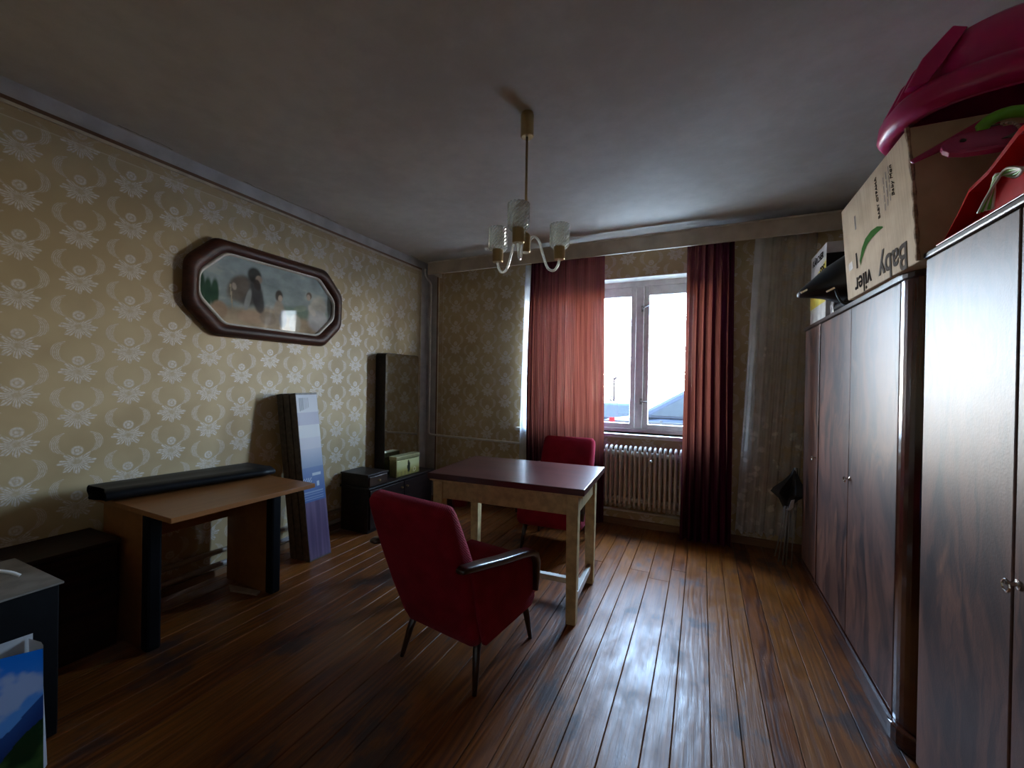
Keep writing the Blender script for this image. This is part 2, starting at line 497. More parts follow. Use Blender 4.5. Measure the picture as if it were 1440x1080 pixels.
# ------------------------------------------------------------------ pipes, radiator
mat_pipe = plain('pipe_paint', (.58, .53, .45), .4, .08)
p = MB().tube(spline([(-2.955, 3.99, 2.66), (-2.955, 4.0, 2.58), (-2.93, 4.06, 2.50), (-2.93, 4.065, 2.40)], 6) + [(-2.93, 4.065, 1.5)] +
              spline([(-2.93, 4.065, .80), (-2.928, 4.065, .745), (-2.90, 4.065, .725), (-2.84, 4.065, .722)], 5) + [(-2.3, 4.065, .715), (-1.5, 4.065, .705), (-1.22, 4.05, .70)], .0125, 10)
tag(p.build('heating_pipe', mat_pipe, smooth=True), 'thin cream heating pipe dropping down the corner and running to the radiator', 'pipe')
for z_, lab in ((.185, 'upper brown heating pipe along the foot of the left wall'), (.095, 'lower brown heating pipe along the foot of the left wall')):
    p = MB().tube([(-2.962, 1.115, z_), (-2.962, 1.5, z_ - .004), (-2.962, 2.78, z_ - .008)], .017, 10)
    tag(p.build('heating_pipe', plain('brown_pipe_paint', (.30, .23, .16), .4) if z_ > .1 else plain('grey_pipe_paint', (.40, .36, .34), .4), smooth=True), lab, 'pipe')

rad = empty('radiator', (-.65, 4.02, .20))
tag(rad, 'cream ribbed radiator under the window between the red curtains', 'radiator')
mat_rad = plain('radiator_enamel', (.60, .55, .48), .35, .08)
fin_pts = [(0, -.045, .04), (0, -.045, .28), (0, -.045, .50)] + [(0, y_, z_) for y_, z_ in arc(-.012, .535, .033, 180, 90, 4)] + [(0, y_, z_) for y_, z_ in arc(.012, .535, .033, 90, 0, 4)] + [(0, .045, .50), (0, .045, .04)] + [(0, .03, .01), (0, -.03, .01), (0, -.045, .04)]
fin = None
for k in range(24):
    if fin is None:
        fin = MB().tube(fin_pts, [.0125] * len(fin_pts), 8, cap=False).build('fin', mat_rad, rad, smooth=True)
        base_loc = fin.location.copy(); f_ = fin
    else:
        f_ = fin.copy(); COL.objects.link(f_); f_.parent = rad
    f_.location = (base_loc.x - .52 + k * .0440, base_loc.y, base_loc.z)
for z_ in (.075, .505):
    MB().tube([(-.54, 0, z_), (.51, 0, z_)], .024, 10).build('header', mat_rad, rad, smooth=True)
MB().lathe([(.0, 0), (.012, 0), (.012, .02), (.008, .028), (0, .028)], seg=12, M=Matrix.Translation((.24, -.058, .46)) @ Matrix.Rotation(PI / 2, 4, 'X')).build('vent_valve', mat_steel, rad)
MB().tube([(.53, .0, .505), (.56, .0, .505), (.56, .02, .30), (.56, .04, -.10)], .012, 8).build('feed_pipe', mat_rad, rad, smooth=True)
for bx_ in (-.50, .40): MB().box(bx_, bx_ + .03, .02, .075, .02, .06).build('wall_bracket', mat_steel, rad)
p = MB().tube([(-1.75, 4.05, .155), (-.14, 4.05, .155)], .013, 8)
tag(p.build('return_pipe', mat_pipe, smooth=True), 'cream return pipe running just below the radiator', 'pipe')

# wall socket by the lace curtain
sk = empty('wall_socket', (.445, YB, .29)); tag(sk, 'small white wall socket low beside the lace curtain', 'socket')
MB().box(-.032, .032, -.028, 0, 0, .066).build('housing', mat_white_paint, sk, bevel=.006)
MB().lathe([(.0, 0), (.020, 0), (.020, .004), (.014, .004), (.014, .001), (0, .001)], seg=16, M=Matrix.Translation((0, -.028, .033)) @ Matrix.Rotation(PI / 2, 4, 'X')).build('face_ring', plain('socket_face', (.5, .47, .42), .4), sk)

# ------------------------------------------------------------------ curtains
def curtain_mat(name, base, thru, stripe=True, trans=.5, alpha=None):
    M = Mat(name, base, .9)
    x, y, z = M.pos()
    n = M.noise(M.vec(x * 60.0, y * 60.0, z * 1.2), 1.0, 3)
    wv = ((x * 520.0).sin() * .5 + .5)
    weave = M.noise(M.vec(x, y, z), 380, 2)
    f = (n * .55 + wv * .25 + weave * .2).ss(.3, .7) if stripe else M.noise(M.vec(x, y, z), 9, 3).ss(.3, .7)
    lo = .6 if stripe else .92
    c1 = M.mix(f, tuple(v * lo for v in base), tuple(min(1, v * (2 - lo)) for v in base))
    c2 = M.mix(f, tuple(v * lo * .85 for v in thru), (min(1, thru[0] * 1.6), min(1, thru[1] * 2.1), min(1, thru[2] * 2.2)) if stripe else thru)
    M.nt.nodes.remove(M.b)
    d = M.node('ShaderNodeBsdfDiffuse'); t_ = M.node('ShaderNodeBsdfTranslucent'); a = M.node('ShaderNodeMixShader')
    M.link(c1, d.inputs[0]); M.link(c2, t_.inputs[0]); a.inputs[0].default_value = trans
    M.link(d.outputs[0], a.inputs[1]); M.link(t_.outputs[0], a.inputs[2])
    res = a.outputs[0]
    if alpha:
        tp = M.node('ShaderNodeBsdfTransparent'); b = M.node('ShaderNodeMixShader')
        M.link(alpha(M, x, y, z), b.inputs[0]); M.link(tp.outputs[0], b.inputs[1]); M.link(res, b.inputs[2]); res = b.outputs[0]
    M.link(res, M.out.inputs[0])
    return M.m
mat_red_curtain = curtain_mat('red_striped_curtain', (.072, .011, .040), (.075, .015, .0085), True, .33,
                              alpha=lambda M, x, y, z: (x * 520.0).sin().ss(.86, 1.0, 1.0, .996))
def lace_alpha(M, x, y, z):
    mesh_ = ((x * 900.0).sin() * (z * 900.0).sin()).abs()
    fl = M.voro(M.vec(x * 13.0, 0.0, z * 13.0), 1.0)
    pet = (M.noise(M.vec(x, 0.0, z), 34, 3) * .5 + fl * .9)
    low = z.ss(.85, 1.25, 1.0, 0.0)
    edge = z.ss(.30, .42, 1.0, 0.0)
    flower = pet.ss(.46, .62, 1, 0) * low
    spots = M.voro(M.vec(x * 7.0, 0.0, z * 5.0), 1.0).ss(.06, .10, 1, 0)
    return (flower.max(edge * .3).max(spots * .6) * .34 + .66 + mesh_ * .06 - x.ss(.42, .60) * .36).min(.97)
mat_lace = curtain_mat('white_lace', (.82, .80, .77), (.78, .76, .73), False, .45, lace_alpha)
mat_sheer = curtain_mat('white_sheer', (.70, .70, .72), (.75, .76, .80), False, .5, lambda M, x, y, z: (x * 700.0).sin().abs() * .15 + .55)

def curtain(name, mat, label, x_top, x_bot, y0, z0, z1, folds, amp, seed, nu=150, nv=26, x_mid=None, drop=0.0, flare=0.0, scallop=0.0, warp=1.0):
    rnd = random.Random(seed); ph = [rnd.uniform(0, 6.28) for _ in range(4)]
    def fn(u, v):
        w = 1 - v                                     # v 0 at hem, 1 at top
        xa = x_top[0] + (x_bot[0] - x_top[0]) * w; xb = x_top[1] + (x_bot[1] - x_top[1]) * w
        if x_mid:
            k = math.sin(PI * min(1, w * 1.0)); xa += x_mid[0] * k; xb += x_mid[1] * k
        uu = u + .018 * math.sin(u * 9 + ph[0]) + .01 * math.sin(v * 5 + ph[1])
        a = amp * (.55 + .45 * w)
        s_ = math.sin(uu * folds * 2 * PI + ph[2] + .5 * math.sin(v * 3 + ph[3]))
        y = y0 + a * (s_ + .3 * math.sin(uu * folds * 4.3 * PI + ph[1])) - flare * w
        x = xa + (xb - xa) * u ** warp + a * .25 * math.cos(uu * folds * 2 * PI + ph[2])
        z = z0 + (z1 - z0) * v
        if scallop and v == 0: z += scallop * abs(math.sin(u * 9 * PI))
        if drop and u < .06: y += 0
        return (x, y, z)
    o = MB().grid(fn, nu, nv).build(name, mat, smooth=True, recalc=False)
    return tag(o, label, 'curtain')
curtain('red_curtain', mat_red_curtain, 'wide dark red striped curtain drawn over the left part of the window', (-1.60, -.86), (-1.60, -.83), 3.95, .045, 2.60, 10, .026, 3, 300, 30, x_mid=(-.03, .0), flare=.02, warp=1.7)
curtain('red_curtain', mat_red_curtain, 'narrow dark red curtain gathered to the right of the window beside the lace curtain', (-.135, .225), (-.15, .235), 3.945, .03, 2.60, 6, .036, 5, 200, 30, flare=.055)
curtain('lace_curtain', mat_lace, 'white lace curtain with flowered hem hanging on the wall by the wardrobe', (.385, .82), (.275, .70), 4.01, .11, 2.62, 6, .022, 9, 160, 30, scallop=.03)
curtain('sheer_curtain', mat_sheer, 'strip of white sheer curtain showing behind the left edge of the red curtain', (-1.70, -1.30), (-1.74, -1.30), 4.022, .30, 2.58, 5, .012, 12, 60, 16)

# ------------------------------------------------------------------ table
mat_table_top = wood('table_top_lacquer', (.035, .010, .011), (.10, .030, .026), .30, 'x', .8, coat=.22, coat_rough=.10)
mat_table_leg = plain('chipped_cream_paint', (.52, .385, .185), .5, .14, 22)
tb = empty('dining_table', (-1.10, 2.555, 0), math.radians(3))
tag(tb, 'wooden kitchen table with dark reddish top and chipped cream legs', 'table')
MB().box(-.505, .505, -.335, .355, .735, .772).build('tabletop', mat_table_top, tb, bevel=.004)
MB().box(-.495, .495, -.325, .345, .722, .735).build('top_rim', mat_table_leg, tb, bevel=.002)
LX, LY0, LY1, L = .40, -.290, .235, .034
for sx, ly in ((-1, LY0), (1, LY0), (-1, LY1), (1, LY1)):
    cx = sx * .435
    MB().hexa([(cx - .028, ly - .028, 0), (cx + .028, ly - .028, 0), (cx + .028, ly + .028, 0), (cx - .028, ly + .028, 0)],
              [(cx - L, ly - L, .722), (cx + L, ly - L, .722), (cx + L, ly + L, .722), (cx - L, ly + L, .722)]).build('leg', mat_table_leg, tb, bevel=.004)
for ly in (LY0 - .012, LY1 + .012):
    MB().box(-.402, .402, ly - .011, ly + .011, .615, .722).build('apron', mat_table_leg, tb, bevel=.002)
for sx in (-1, 1):
    MB().box(sx * .447 - .011, sx * .447 + .011, LY0 + .034, LY1 - .034, .615, .722).build('apron', mat_table_leg, tb, bevel=.002)
    MB().box(sx * .435 - .015, sx * .435 + .015, LY0 + .028, LY1 - .028, .09, .135).build('stretcher', mat_white_paint, tb, bevel=.003)
MB().box(-.42, .42, -.045, -.005, .095, .13).build('stretcher', mat_white_paint, tb, bevel=.003)

# ------------------------------------------------------------------ armchairs
def cloth_red():
    M = Mat('red_upholstery', (.25, .01, .03), .9, spec=.12)
    x, y, z = M.opos()
    n = M.noise(M.vec(x, y, z), 9, 4)
    dot = ((x * 620.0 + y * 300.0).sin() * (z * 620.0 + y * 300.0).sin())
    c = M.mix(n.ss(.3, .7), (.185, .0025, .010), (.255, .005, .017))
    c = M.mix(dot.ss(.1, .7) * .35, c, (.26, .02, .045))
    M.color(c); M.bump(dot, .35, .003)
    M.b.inputs['Sheen Weight'].default_value = .10; M.b.inputs['Sheen Roughness'].default_value = .4
    M.b.inputs['Sheen Tint'].default_value = (.8, .35, .45, 1)
    return M.m
mat_red = cloth_red()
mat_dark_wood = wood('dark_lacquered_wood', (.014, .006, .004), (.04, .014, .008), .3, 'y', coat=.2)

ch = empty('armchair', (-1.06, 1.845, 0), math.radians(-9))
tag(ch, 'red upholstered armchair with dark wooden arms, seen from behind in front of the table', 'armchair', 'red armchairs')
def rrect(w0, d, r, n=5):
    pts = []
    for (sx, sy, a0) in ((1, 1, 0), (-1, 1, 90), (-1, -1, 180), (1, -1, 270)):
        pts += [(sx * (w0 - r) + r * math.cos(math.radians(a0 + 90 * i / n)), sy * (d - r) + r * math.sin(math.radians(a0 + 90 * i / n))) for i in range(n + 1)]
    return pts
# backrest: slab leaning back, rounded edges, bowed rear
rings = []
for k, (s_, wd, th) in enumerate([(0, .200, .045), (.015, .224, .056), (.10, .232, .062), (.35, .242, .062), (.60, .246, .057), (.80, .245, .050), (.93, .242, .045), (.975, .236, .040), (1.0, .218, .026)]):
    yc = -.165 - .262 * s_; zc = .205 + .645 * s_
    ring = []
    for px_, py_ in rrect(wd, th, min(.04, th * .9)):
        ring.append((px_, yc + py_ * .93 - .012 * (1 - (px_ / .24) ** 2) * (1 if py_ < 0 else 0), zc + py_ * .40))
    rings.append(ring)
MB().loft(rings).build('backrest', mat_red, ch, smooth=True)
# seat cushion
rings = []
for yy_, z0_, z1_, w_ in [(-.20, .26, .36, .21), (-.18, .235, .385, .225), (.0, .225, .41, .235), (.18, .225, .425, .238), (.27, .23, .425, .238), (.295, .245, .41, .232), (.305, .28, .38, .22)]:
    hz = (z1_ - z0_) / 2; zc = (z0_ + z1_) / 2
    rings.append([(a, yy_, zc + b) for a, b in rrect(w_, hz, min(.035, hz * .8))])
MB().loft(rings).build('seat', mat_red, ch, smooth=True)
for s_ in (-1, 1):
    # upholstered side
    poly = [(-.205, .205), (.18, .215), (.215, .25), (.20, .475), (.05, .505), (-.20, .550), (-.31, .565), (-.27, .42)]
    a, b = sorted((s_ * .232, s_ * .262))
    MB().prism(poly, 'x', a, b).build('side_panel', mat_red, ch, bevel=.010, seg=3, smooth=True)
    # wooden arm: long paddle, curving down at the front
    path = [(-.395, .604, .009, .020), (-.365, .604, .013, .027), (-.29, .590, .014, .031), (-.12, .556, .015, .032), (.04, .530, .015, .034), (.13, .512, .016, .035), (.175, .485, .017, .034), (.195, .44, .016, .031), (.20, .36, .014, .026), (.197, .295, .011, .020)]
    rings = []
    for i, (yy_, zz_, tt_, ww_) in enumerate(path):
        q = path[min(i + 1, len(path) - 1)]; p_ = path[max(i - 1, 0)]
        ty, tz = q[0] - p_[0], q[1] - p_[1]; l_ = math.hypot(ty, tz); ny, nz = -tz / l_, ty / l_
        rings.append([(s_ * .266 + a_, yy_ + ny * b_, zz_ + nz * b_) for a_, b_ in rrect(ww_, tt_, tt_ * .7, 3)])
    MB().loft(rings).build('armrest', mat_dark_wood, ch, smooth=True)
    for (x0_, y0_, x1_, y1_) in ((.185, -.165, .228, -.240), (.185, .205, .215, .250)):
        MB().tube([(s_ * x1_, y1_, 0), (s_ * (x1_ * .55 + x0_ * .45), y1_ * .55 + y0_ * .45, .13), (s_ * x0_, y0_, .25)], [.011, .017, .021], 10).build('leg', mat_dark_wood, ch, smooth=True)
c2 = copy_tree(ch)
c2.location = (-1.10, 3.335, 0); c2.rotation_euler = (0, 0, PI + math.radians(2))
c2['label'] = 'red upholstered armchair behind the table, back to the red curtain'

# ------------------------------------------------------------------ chandelier
mat_brass = Mat('aged_brass', (.42, .30, .14), .38, 1.0).m
def crystal(name, solid_):
    M = Mat(name, (.9, .9, .88), .08)
    M.nt.nodes.remove(M.b)
    lw = M.node('ShaderNodeLayerWeight'); lw.inputs[0].default_value = .55
    tp = M.node('ShaderNodeBsdfTransparent'); tp.inputs[0].default_value = (.90, .92, .90, 1)
    gl_ = M.node('ShaderNodeBsdfGlossy'); gl_.inputs['Roughness'].default_value = .12
    df = M.node('ShaderNodeBsdfTranslucent'); df.inputs[0].default_value = (.85, .86, .84, 1)
    m1 = M.node('ShaderNodeMixShader'); m1.inputs[0].default_value = .45
    M.link(gl_.outputs[0], m1.inputs[1]); M.link(df.outputs[0], m1.inputs[2])
    m2 = M.node('ShaderNodeMixShader')
    f_ = S(M.nt, lw.outputs['Facing']) * .75 + solid_
    M.link(f_, m2.inputs[0]); M.link(tp.outputs[0], m2.inputs[1]); M.link(m1.outputs[0], m2.inputs[2])
    M.link(m2.outputs[0], M.out.inputs[0])
    return M.m
mat_crystal = crystal('pressed_glass', .22); mat_arm_glass = crystal('clear_glass_arm', .30)
cd = empty('chandelier', (-.845, 1.985, 2.0))
tag(cd, 'brass ceiling lamp with three glass arms and pressed glass shades', 'chandelier')
MB().lathe([(.0, .625), (.030, .625), (.034, .63), (.034, .735), (.031, .749), (0, .749)], seg=24).build('ceiling_cup', mat_brass, cd, smooth=False, bevel=.002)
MB().tube([(0, 0, .12), (0, 0, .63)], .0065, 10).build('rod', mat_brass, cd, smooth=True)
MB().lathe([(0, .03), (.022, .03), (.026, .035), (.026, .115), (.021, .125), (.009, .135), (0, .135)], seg=20).build('hub', mat_brass, cd)
ncam = Vector((-_f.x, -_f.y, 0)).normalized(); rcam = Vector((_r.x, _r.y, 0))
a_near = math.atan2((ncam * .95 - rcam * .19).y, (ncam * .95 - rcam * .19).x)
def shade_mesh():
    rings = []; seg = 32; nz = 13
    for i in range(nz + 1):
        z_ = .125 * i / nz; r_ = .051 - (.012 * (1 - smooth01(0, .02, z_)))
        rings.append([((r_ + .0026 * (1 if (k + i) % 2 else -1)) * math.cos(2 * PI * k / seg), (r_ + .0026 * (1 if (k + i) % 2 else -1)) * math.sin(2 * PI * k / seg), z_) for k in range(seg)])
    inner = [[(.044 * math.cos(2 * PI * k / seg), .044 * math.sin(2 * PI * k / seg), z_) for k in range(seg)] for z_ in (.122, .06, .012)]
    return MB().loft(rings + inner, cap=False)
for k in range(3):
    a = a_near + k * 2 * PI / 3; dx, dy = math.cos(a), math.sin(a); R_ = .195
    prof = [(.022, .075), (.030, .105), (.052, .118), (.078, .095), (.098, .035), (.128, -.035), (.165, -.045), (.188, -.012), (.195, .02)]
    MB().tube(spline([(dx * r_, dy * r_, z_) for r_, z_ in prof], 4), .0068, 10).build('glass_arm', mat_arm_glass, cd, smooth=True)
    MB().lathe([(0, .015), (.026, .015), (.029, .020), (.029, .085), (.026, .085), (.026, .03), (0, .03)], (dx * R_, dy * R_, 0), 20).build('lamp_holder', mat_brass, cd)
    sh = shade_mesh(); sh.v = [(x_ + dx * R_, y_ + dy * R_, z_ + .075) for x_, y_, z_ in sh.v]
    sh.build('glass_shade', mat_crystal, cd, recalc=False)

# ------------------------------------------------------------------ desk and things on the left
mat_desk = wood('orange_beech_veneer', (.20, .072, .018), (.30, .118, .034), .38, 'y', .5, bump=.03)
mat_black_edge = plain('black_laminate', (.004, .004, .005), .6, .1, spec=.1)
dk = empty('desk', (-2.54, 1.45, 0), math.radians(-1.5))
tag(dk, 'small beech veneer desk with black leg edges under a rolled black mat', 'desk')
MB().box(-.39, .39, -.375, .375, .695, .720).build('desktop', mat_desk, dk, bevel=.002)
for y0_, y1_ in ((-.335, -.285), (.300, .350)):
    MB().box(-.37, .04, y0_, y1_, 0, .695).build('leg_panel', mat_desk, dk, bevel=.002)
    MB().box(.04, .105, y0_ - .004, y1_ + .008, 0, .695).build('leg_edge', mat_black_edge, dk, bevel=.012)
MB().box(-.375, -.355, -.285, .300, .42, .695).build('back_panel', mat_desk, dk, bevel=.002)
wd = MB().prism([(-2.78, 1.700), (-2.52, 1.735), (-2.50, 1.70), (-2.70, 1.66)], 'z', 0, .012)
tag(wd.build('cardboard_scrap', plain('scrap_card', (.42, .33, .26), .8)), 'flat scrap of pale cardboard on the floor under the desk', 'cardboard')

# rolled black mat on the desk: flattened roll with an inner spiral
mat_mat = plain('black_vinyl', (.007, .008, .010), .45, .15, spec=.22)
def roll_ring(t_, off):
    cxa = -2.80 + .10 * t_ + .0; ya = 1.05 + .79 * t_; w_ = .135 + .045 * t_; h_ = .036 - .006 * t_
    ring = []
    for k in range(28):
        a = 2 * PI * k / 28
        ex = math.copysign(abs(math.cos(a)) ** .7, math.cos(a)); ez = math.copysign(abs(math.sin(a)) ** .8, math.sin(a))
        dip = -.012 * math.exp(-((ex - .25) / .25) ** 2) if ez > 0 else 0
        ring.append((cxa + (w_ - off) * ex, ya + .012 * math.sin(ex * 5), .7215 + h_ + (h_ - off) * ez + dip))
    return ring
rl = empty('rolled_mat', (0, 0, 0)); rl.location = (-2.75, 1.45, .7215)
tag(rl, 'flattened roll of black vinyl matting lying on the beech desk', 'mat')
def shift(mb, o): mb.v = [(p[0] - o[0], p[1] - o[1], p[2] - o[2]) for p in mb.v]; return mb
ts = [i / 10 for i in range(11)]
shift(MB().loft([roll_ring(t_, 0) for t_ in ts] + [roll_ring(t_, .009) for t_ in (1.0, .5, 0.0)], cap=False), rl.location).build('outer_layer', mat_mat, rl, smooth=True)
shift(MB().loft([roll_ring(t_, .014) for t_ in (0.01, .5, .99)] + [roll_ring(t_, .022) for t_ in (.99, .5, .01)], cap=False), rl.location).build('inner_layer', mat_mat, rl, smooth=True)

# laminate packs leaning on the wall
mat_pack = plain('pack_card', (.07, .055, .042), .5, .25, 30)
mat_label = attr_mat('pack_label_print', .3)
TH = .062
lean = math.atan2(.185, 1.25)
def pack(k, label):
    e_ = empty('laminate_pack', (-2.612 - k * (TH + .006), 2.275 - .004 * k, .0))
    e_.rotation_euler = (0, -lean, math.radians(0))
    tag(e_, label, 'flooring pack', 'laminate flooring packs')
    z0_ = TH * math.sin(lean) if False else 0
    MB().box(-TH, 0, -.098, .098, 0.0, 1.262 - .004 * k).build('carton', mat_pack, e_, bevel=.003)
    return e_
e0 = pack(0, 'front laminate flooring pack with a printed pale and purple label, leaning on the wall')
pack(1, 'middle one of three dark laminate flooring packs leaning on the wall')
pack(2, 'rearmost of three dark laminate flooring packs, touching the wallpaper')
def label_col(u, v):
    t_ = 1 - v
    if t_ < .11:
        c = (.55, .52, .55)
        if .12 < u < .55 and t_ > .02 and math.sin(u * 95) > .2 and t_ < .11 - .05 * u: c = (.10, .09, .10)
    elif t_ < .19: c = (.36, .33, .42)
    elif t_ < .27: c = (.56, .54, .55)
    elif t_ < .34: c = (.50, .47, .52)
    elif t_ < .45: c = lerp3((.42, .42, .50), (.26, .32, .46), (t_ - .34) / .11)
    elif t_ < .66:
        c = lerp3((.16, .23, .42), (.10, .17, .40), (t_ - .45) / .21)
        if .49 < t_ < .505 and .45 < u < .85: c = (.6, .65, .72)
        if .515 < t_ < .55 and (u < .4 and math.sin(u * 60 + t_ * 300) > .2): c = (.55, .6, .7)
        if .545 < t_ < .575 and .62 < u < .75: c = (.65, .7, .75)
        if .59 < t_ < .65 and math.sin(t_ * 420) > .55 and u < .9: c = (.34, .42, .58)
    else:
        n_ = mnoise.noise(Vector((u * 9, t_ * 3.0, 1.3)))
        c = lerp3((.13, .085, .16), (.24, .165, .27), min(1, max(0, .5 + n_)))
    return tuple(x_ * .62 for x_ in c)
printed('label', lambda u, v: (.0012, -.094 + .188 * u, .012 + 1.235 * v), label_col, 44, 240, mat_label, e0)

# dressing table with mirror
mat_dresser = wood('black_stained_wood', (.008, .005, .005), (.024, .013, .010), .42, 'y', spec=.22)
dr = empty('dressing_table', (-2.80, 3.27, 0))
tag(dr, 'low dark dressing table with a drawer block below the tall mirror', 'dressing table')
MB().box(-.165, .150, -.475, .475, .0, .385).build('body', mat_dresser, dr, bevel=.004)
MB().box(-.175, .175, -.485, .485, .385, .405).build('top_board', mat_dresser, dr, bevel=.005)
for y0_ in (-.46, .0):
    d_ = MB().box(.150, .164, y0_ + .004, y0_ + .456, .03, .375).build('door', mat_dresser, dr, bevel=.004)
    ky = y0_ + (.42 if y0_ < 0 else .04)
    b_ = d_.location
    MB().lathe([(0, 0), (.009, 0), (.006, .008), (.010, .014), (.008, .02), (0, .02)], seg=10, M=Matrix.Translation((.164 - b_.x, ky - b_.y, .32 - b_.z)) @ Matrix.Rotation(PI / 2, 4, 'Y')).build('knob', mat_brass, d_)
MB().box(-.165, .150, -.475, -.225, .406, .505).build('drawer_block', mat_dresser, dr, bevel=.003)
MB().box(-.172, .158, -.482, -.218, .505, .520).build('drawer_block_top', mat_dresser, dr, bevel=.004)
d_ = MB().box(.150, .162, -.462, -.238, .415, .497).build('drawer', wood('drawer_front', (.02, .011, .008), (.06, .03, .018), .35, 'y'), dr, bevel=.003)
MB().lathe([(0, 0), (.010, 0), (.006, .008), (.011, .016), (0, .018)], seg=10, M=Matrix.Translation((.006, 0, .04)) @ Matrix.Rotation(PI / 2, 4, 'Y')).build('knob', mat_brass, d_)
mi = empty('dressing_mirror', (-2.855, 3.49, .406))
tag(mi, 'tall mirror with rounded top corners on the dark dressing table', 'mirror')
def rr_poly(w, z0, z1, r):
    return arc(w - r, z1 - r, r, 0, 90, 5) + arc(-w + r, z1 - r, r, 90, 180, 5) + [(-w, z0), (w, z0)]
MB().prism(rr_poly(.262, 0, 1.222, .03), 'x', -.125, .0).build('backing', mat_dresser, mi, bevel=.002)
Mm = Mat('mirror_silver', (.72, .74, .72), .035, 1.0); mat_mirror = Mm.m
outer = rr_poly(.258, .01, 1.217, .028); inner = rr_poly(.232, .036, 1.191, .02)
MB().loft([[(.001, a, b) for a, b in outer], [(.0022, a, b) for a, b in inner]]).build('glass', mat_mirror, mi)
# gilt tin on the dressing table
mat_tin = attr_mat('tin_print', .3)
tn = empty('decorative_tin', (-2.725, 3.385, .4055), math.radians(-2))
tag(tn, 'yellow tin printed with a dark standing figure, on the dressing table before the mirror', 'tin')
MB().box(-.045, .045, -.175, .175, 0, .165).build('box', plain('gilt_metal', (.28, .24, .10), .35, metal=.6), tn, bevel=.008, seg=3)
MB().box(-.048, .048, -.178, .178, .165, .205).build('lid', plain('gilt_lid', (.40, .36, .17), .35, metal=.5), tn, bevel=.008, seg=3)
def tin_col(u, v):
    c = lerp3((.30, .24, .06), (.52, .50, .24), smooth01(.2, .7, v))
    if v < .3: c = lerp3(c, (.16, .13, .05), .6 * (math.sin(u * 40) * .5 + .5))
    du = (u - .52) / .07; dv = (v - .50) / .36
    if du * du + dv * dv < 1: c = (.02, .025, .015)
    du = (u - .50) / .04; dv = (v - .88) / .09
    if du * du + dv * dv < 1: c = (.05, .04, .02)
    du = (u - .78) / .07; dv = (v - .25) / .16; q = du * du + dv * dv
    if .45 < q < 1: c = (.6, .5, .3)
    return c
printed('picture', lambda u, v: (.0462, -.165 + .33 * u, .008 + .15 * v), tin_col, 44, 22, mat_tin, tn)

# red bin in the corner behind the table
rb = empty('waste_bin', (-2.40, 3.93, 0)); tag(rb, 'red plastic bin standing at the window wall behind the table, mostly hidden', 'bin')
mat_red_pl = plain('red_plastic', (.42, .02, .03), .35, .08)
MB().lathe([(0, 0), (.085, 0), (.115, .42), (.111, .42), (.082, .006), (0, .006)], seg=24, cap=False).build('bucket', mat_red_pl, rb, smooth=True)
MB().lathe([(.112, .415), (.122, .415), (.124, .425), (.122, .432), (.112, .432)], seg=24, cap=False).build('rim', mat_red_pl, rb, smooth=True)

# dark cabinet at the left edge
cb = empty('side_cabinet', (-2.83, .55, 0)); tag(cb, 'low black-brown cabinet against the left wall beside the desk', 'cabinet')
mat_cab = wood('cabinet_dark', (.012, .006, .005), (.034, .016, .010), .5, 'y', spec=.2)
MB().box(-.105, .150, -.54, .54, 0.0, .515).build('body', mat_cab, cb, bevel=.003)
MB().box(-.165, .165, -.55, .55, .515, .535).build('top_board', mat_cab, cb, bevel=.003)
for y0_ in (-.53, .005):
    d_ = MB().box(.150, .163, y0_, y0_ + .525, .03, .505).build('door', mat_cab, cb, bevel=.003)
    MB().lathe([(0, 0), (.009, 0), (.006, .008), (.010, .016), (0, .018)], seg=10, M=Matrix.Translation((.006, -.2 if y0_ > 0 else .2, .26)) @ Matrix.Rotation(PI / 2, 4, 'Y')).build('knob', mat_brass, d_)

# black boxed appliance with grey top, cable over it
bxm = empty('black_box', (-2.42, .37, 0)); tag(bxm, 'black upright box with a grey cardboard top at the left edge, white cable across it', 'box')
mat_blk = plain('black_card', (.006, .006, .007), .7, spec=.15)
MB().box(-.222, .222, -.36, .352, 0, .567).build('body', mat_blk, bxm, bevel=.004)
MB().hexa([(-.226, -.365, .568), (.23, -.365, .568), (.23, .362, .568), (-.226, .362, .568)], [(-.226, -.365, .575), (.23, -.365, .575), (.23, .362, .575), (-.226, .362, .575)]).build('top_sheet', plain('grey_card', (.24, .21, .18), .8), bxm)
cab_ = MB().tube(spline([(-2.54, .10, .584), (-2.51, .30, .590), (-2.47, .46, .622), (-2.43, .57, .630), (-2.39, .64, .607), (-2.37, .67, .584)], 6), .0065, 8)
tag(cab_.build('white_cable', plain('white_pvc', (.75, .73, .70), .4, .04), smooth=True), 'white cable arching over the grey top of the black box', 'cable')

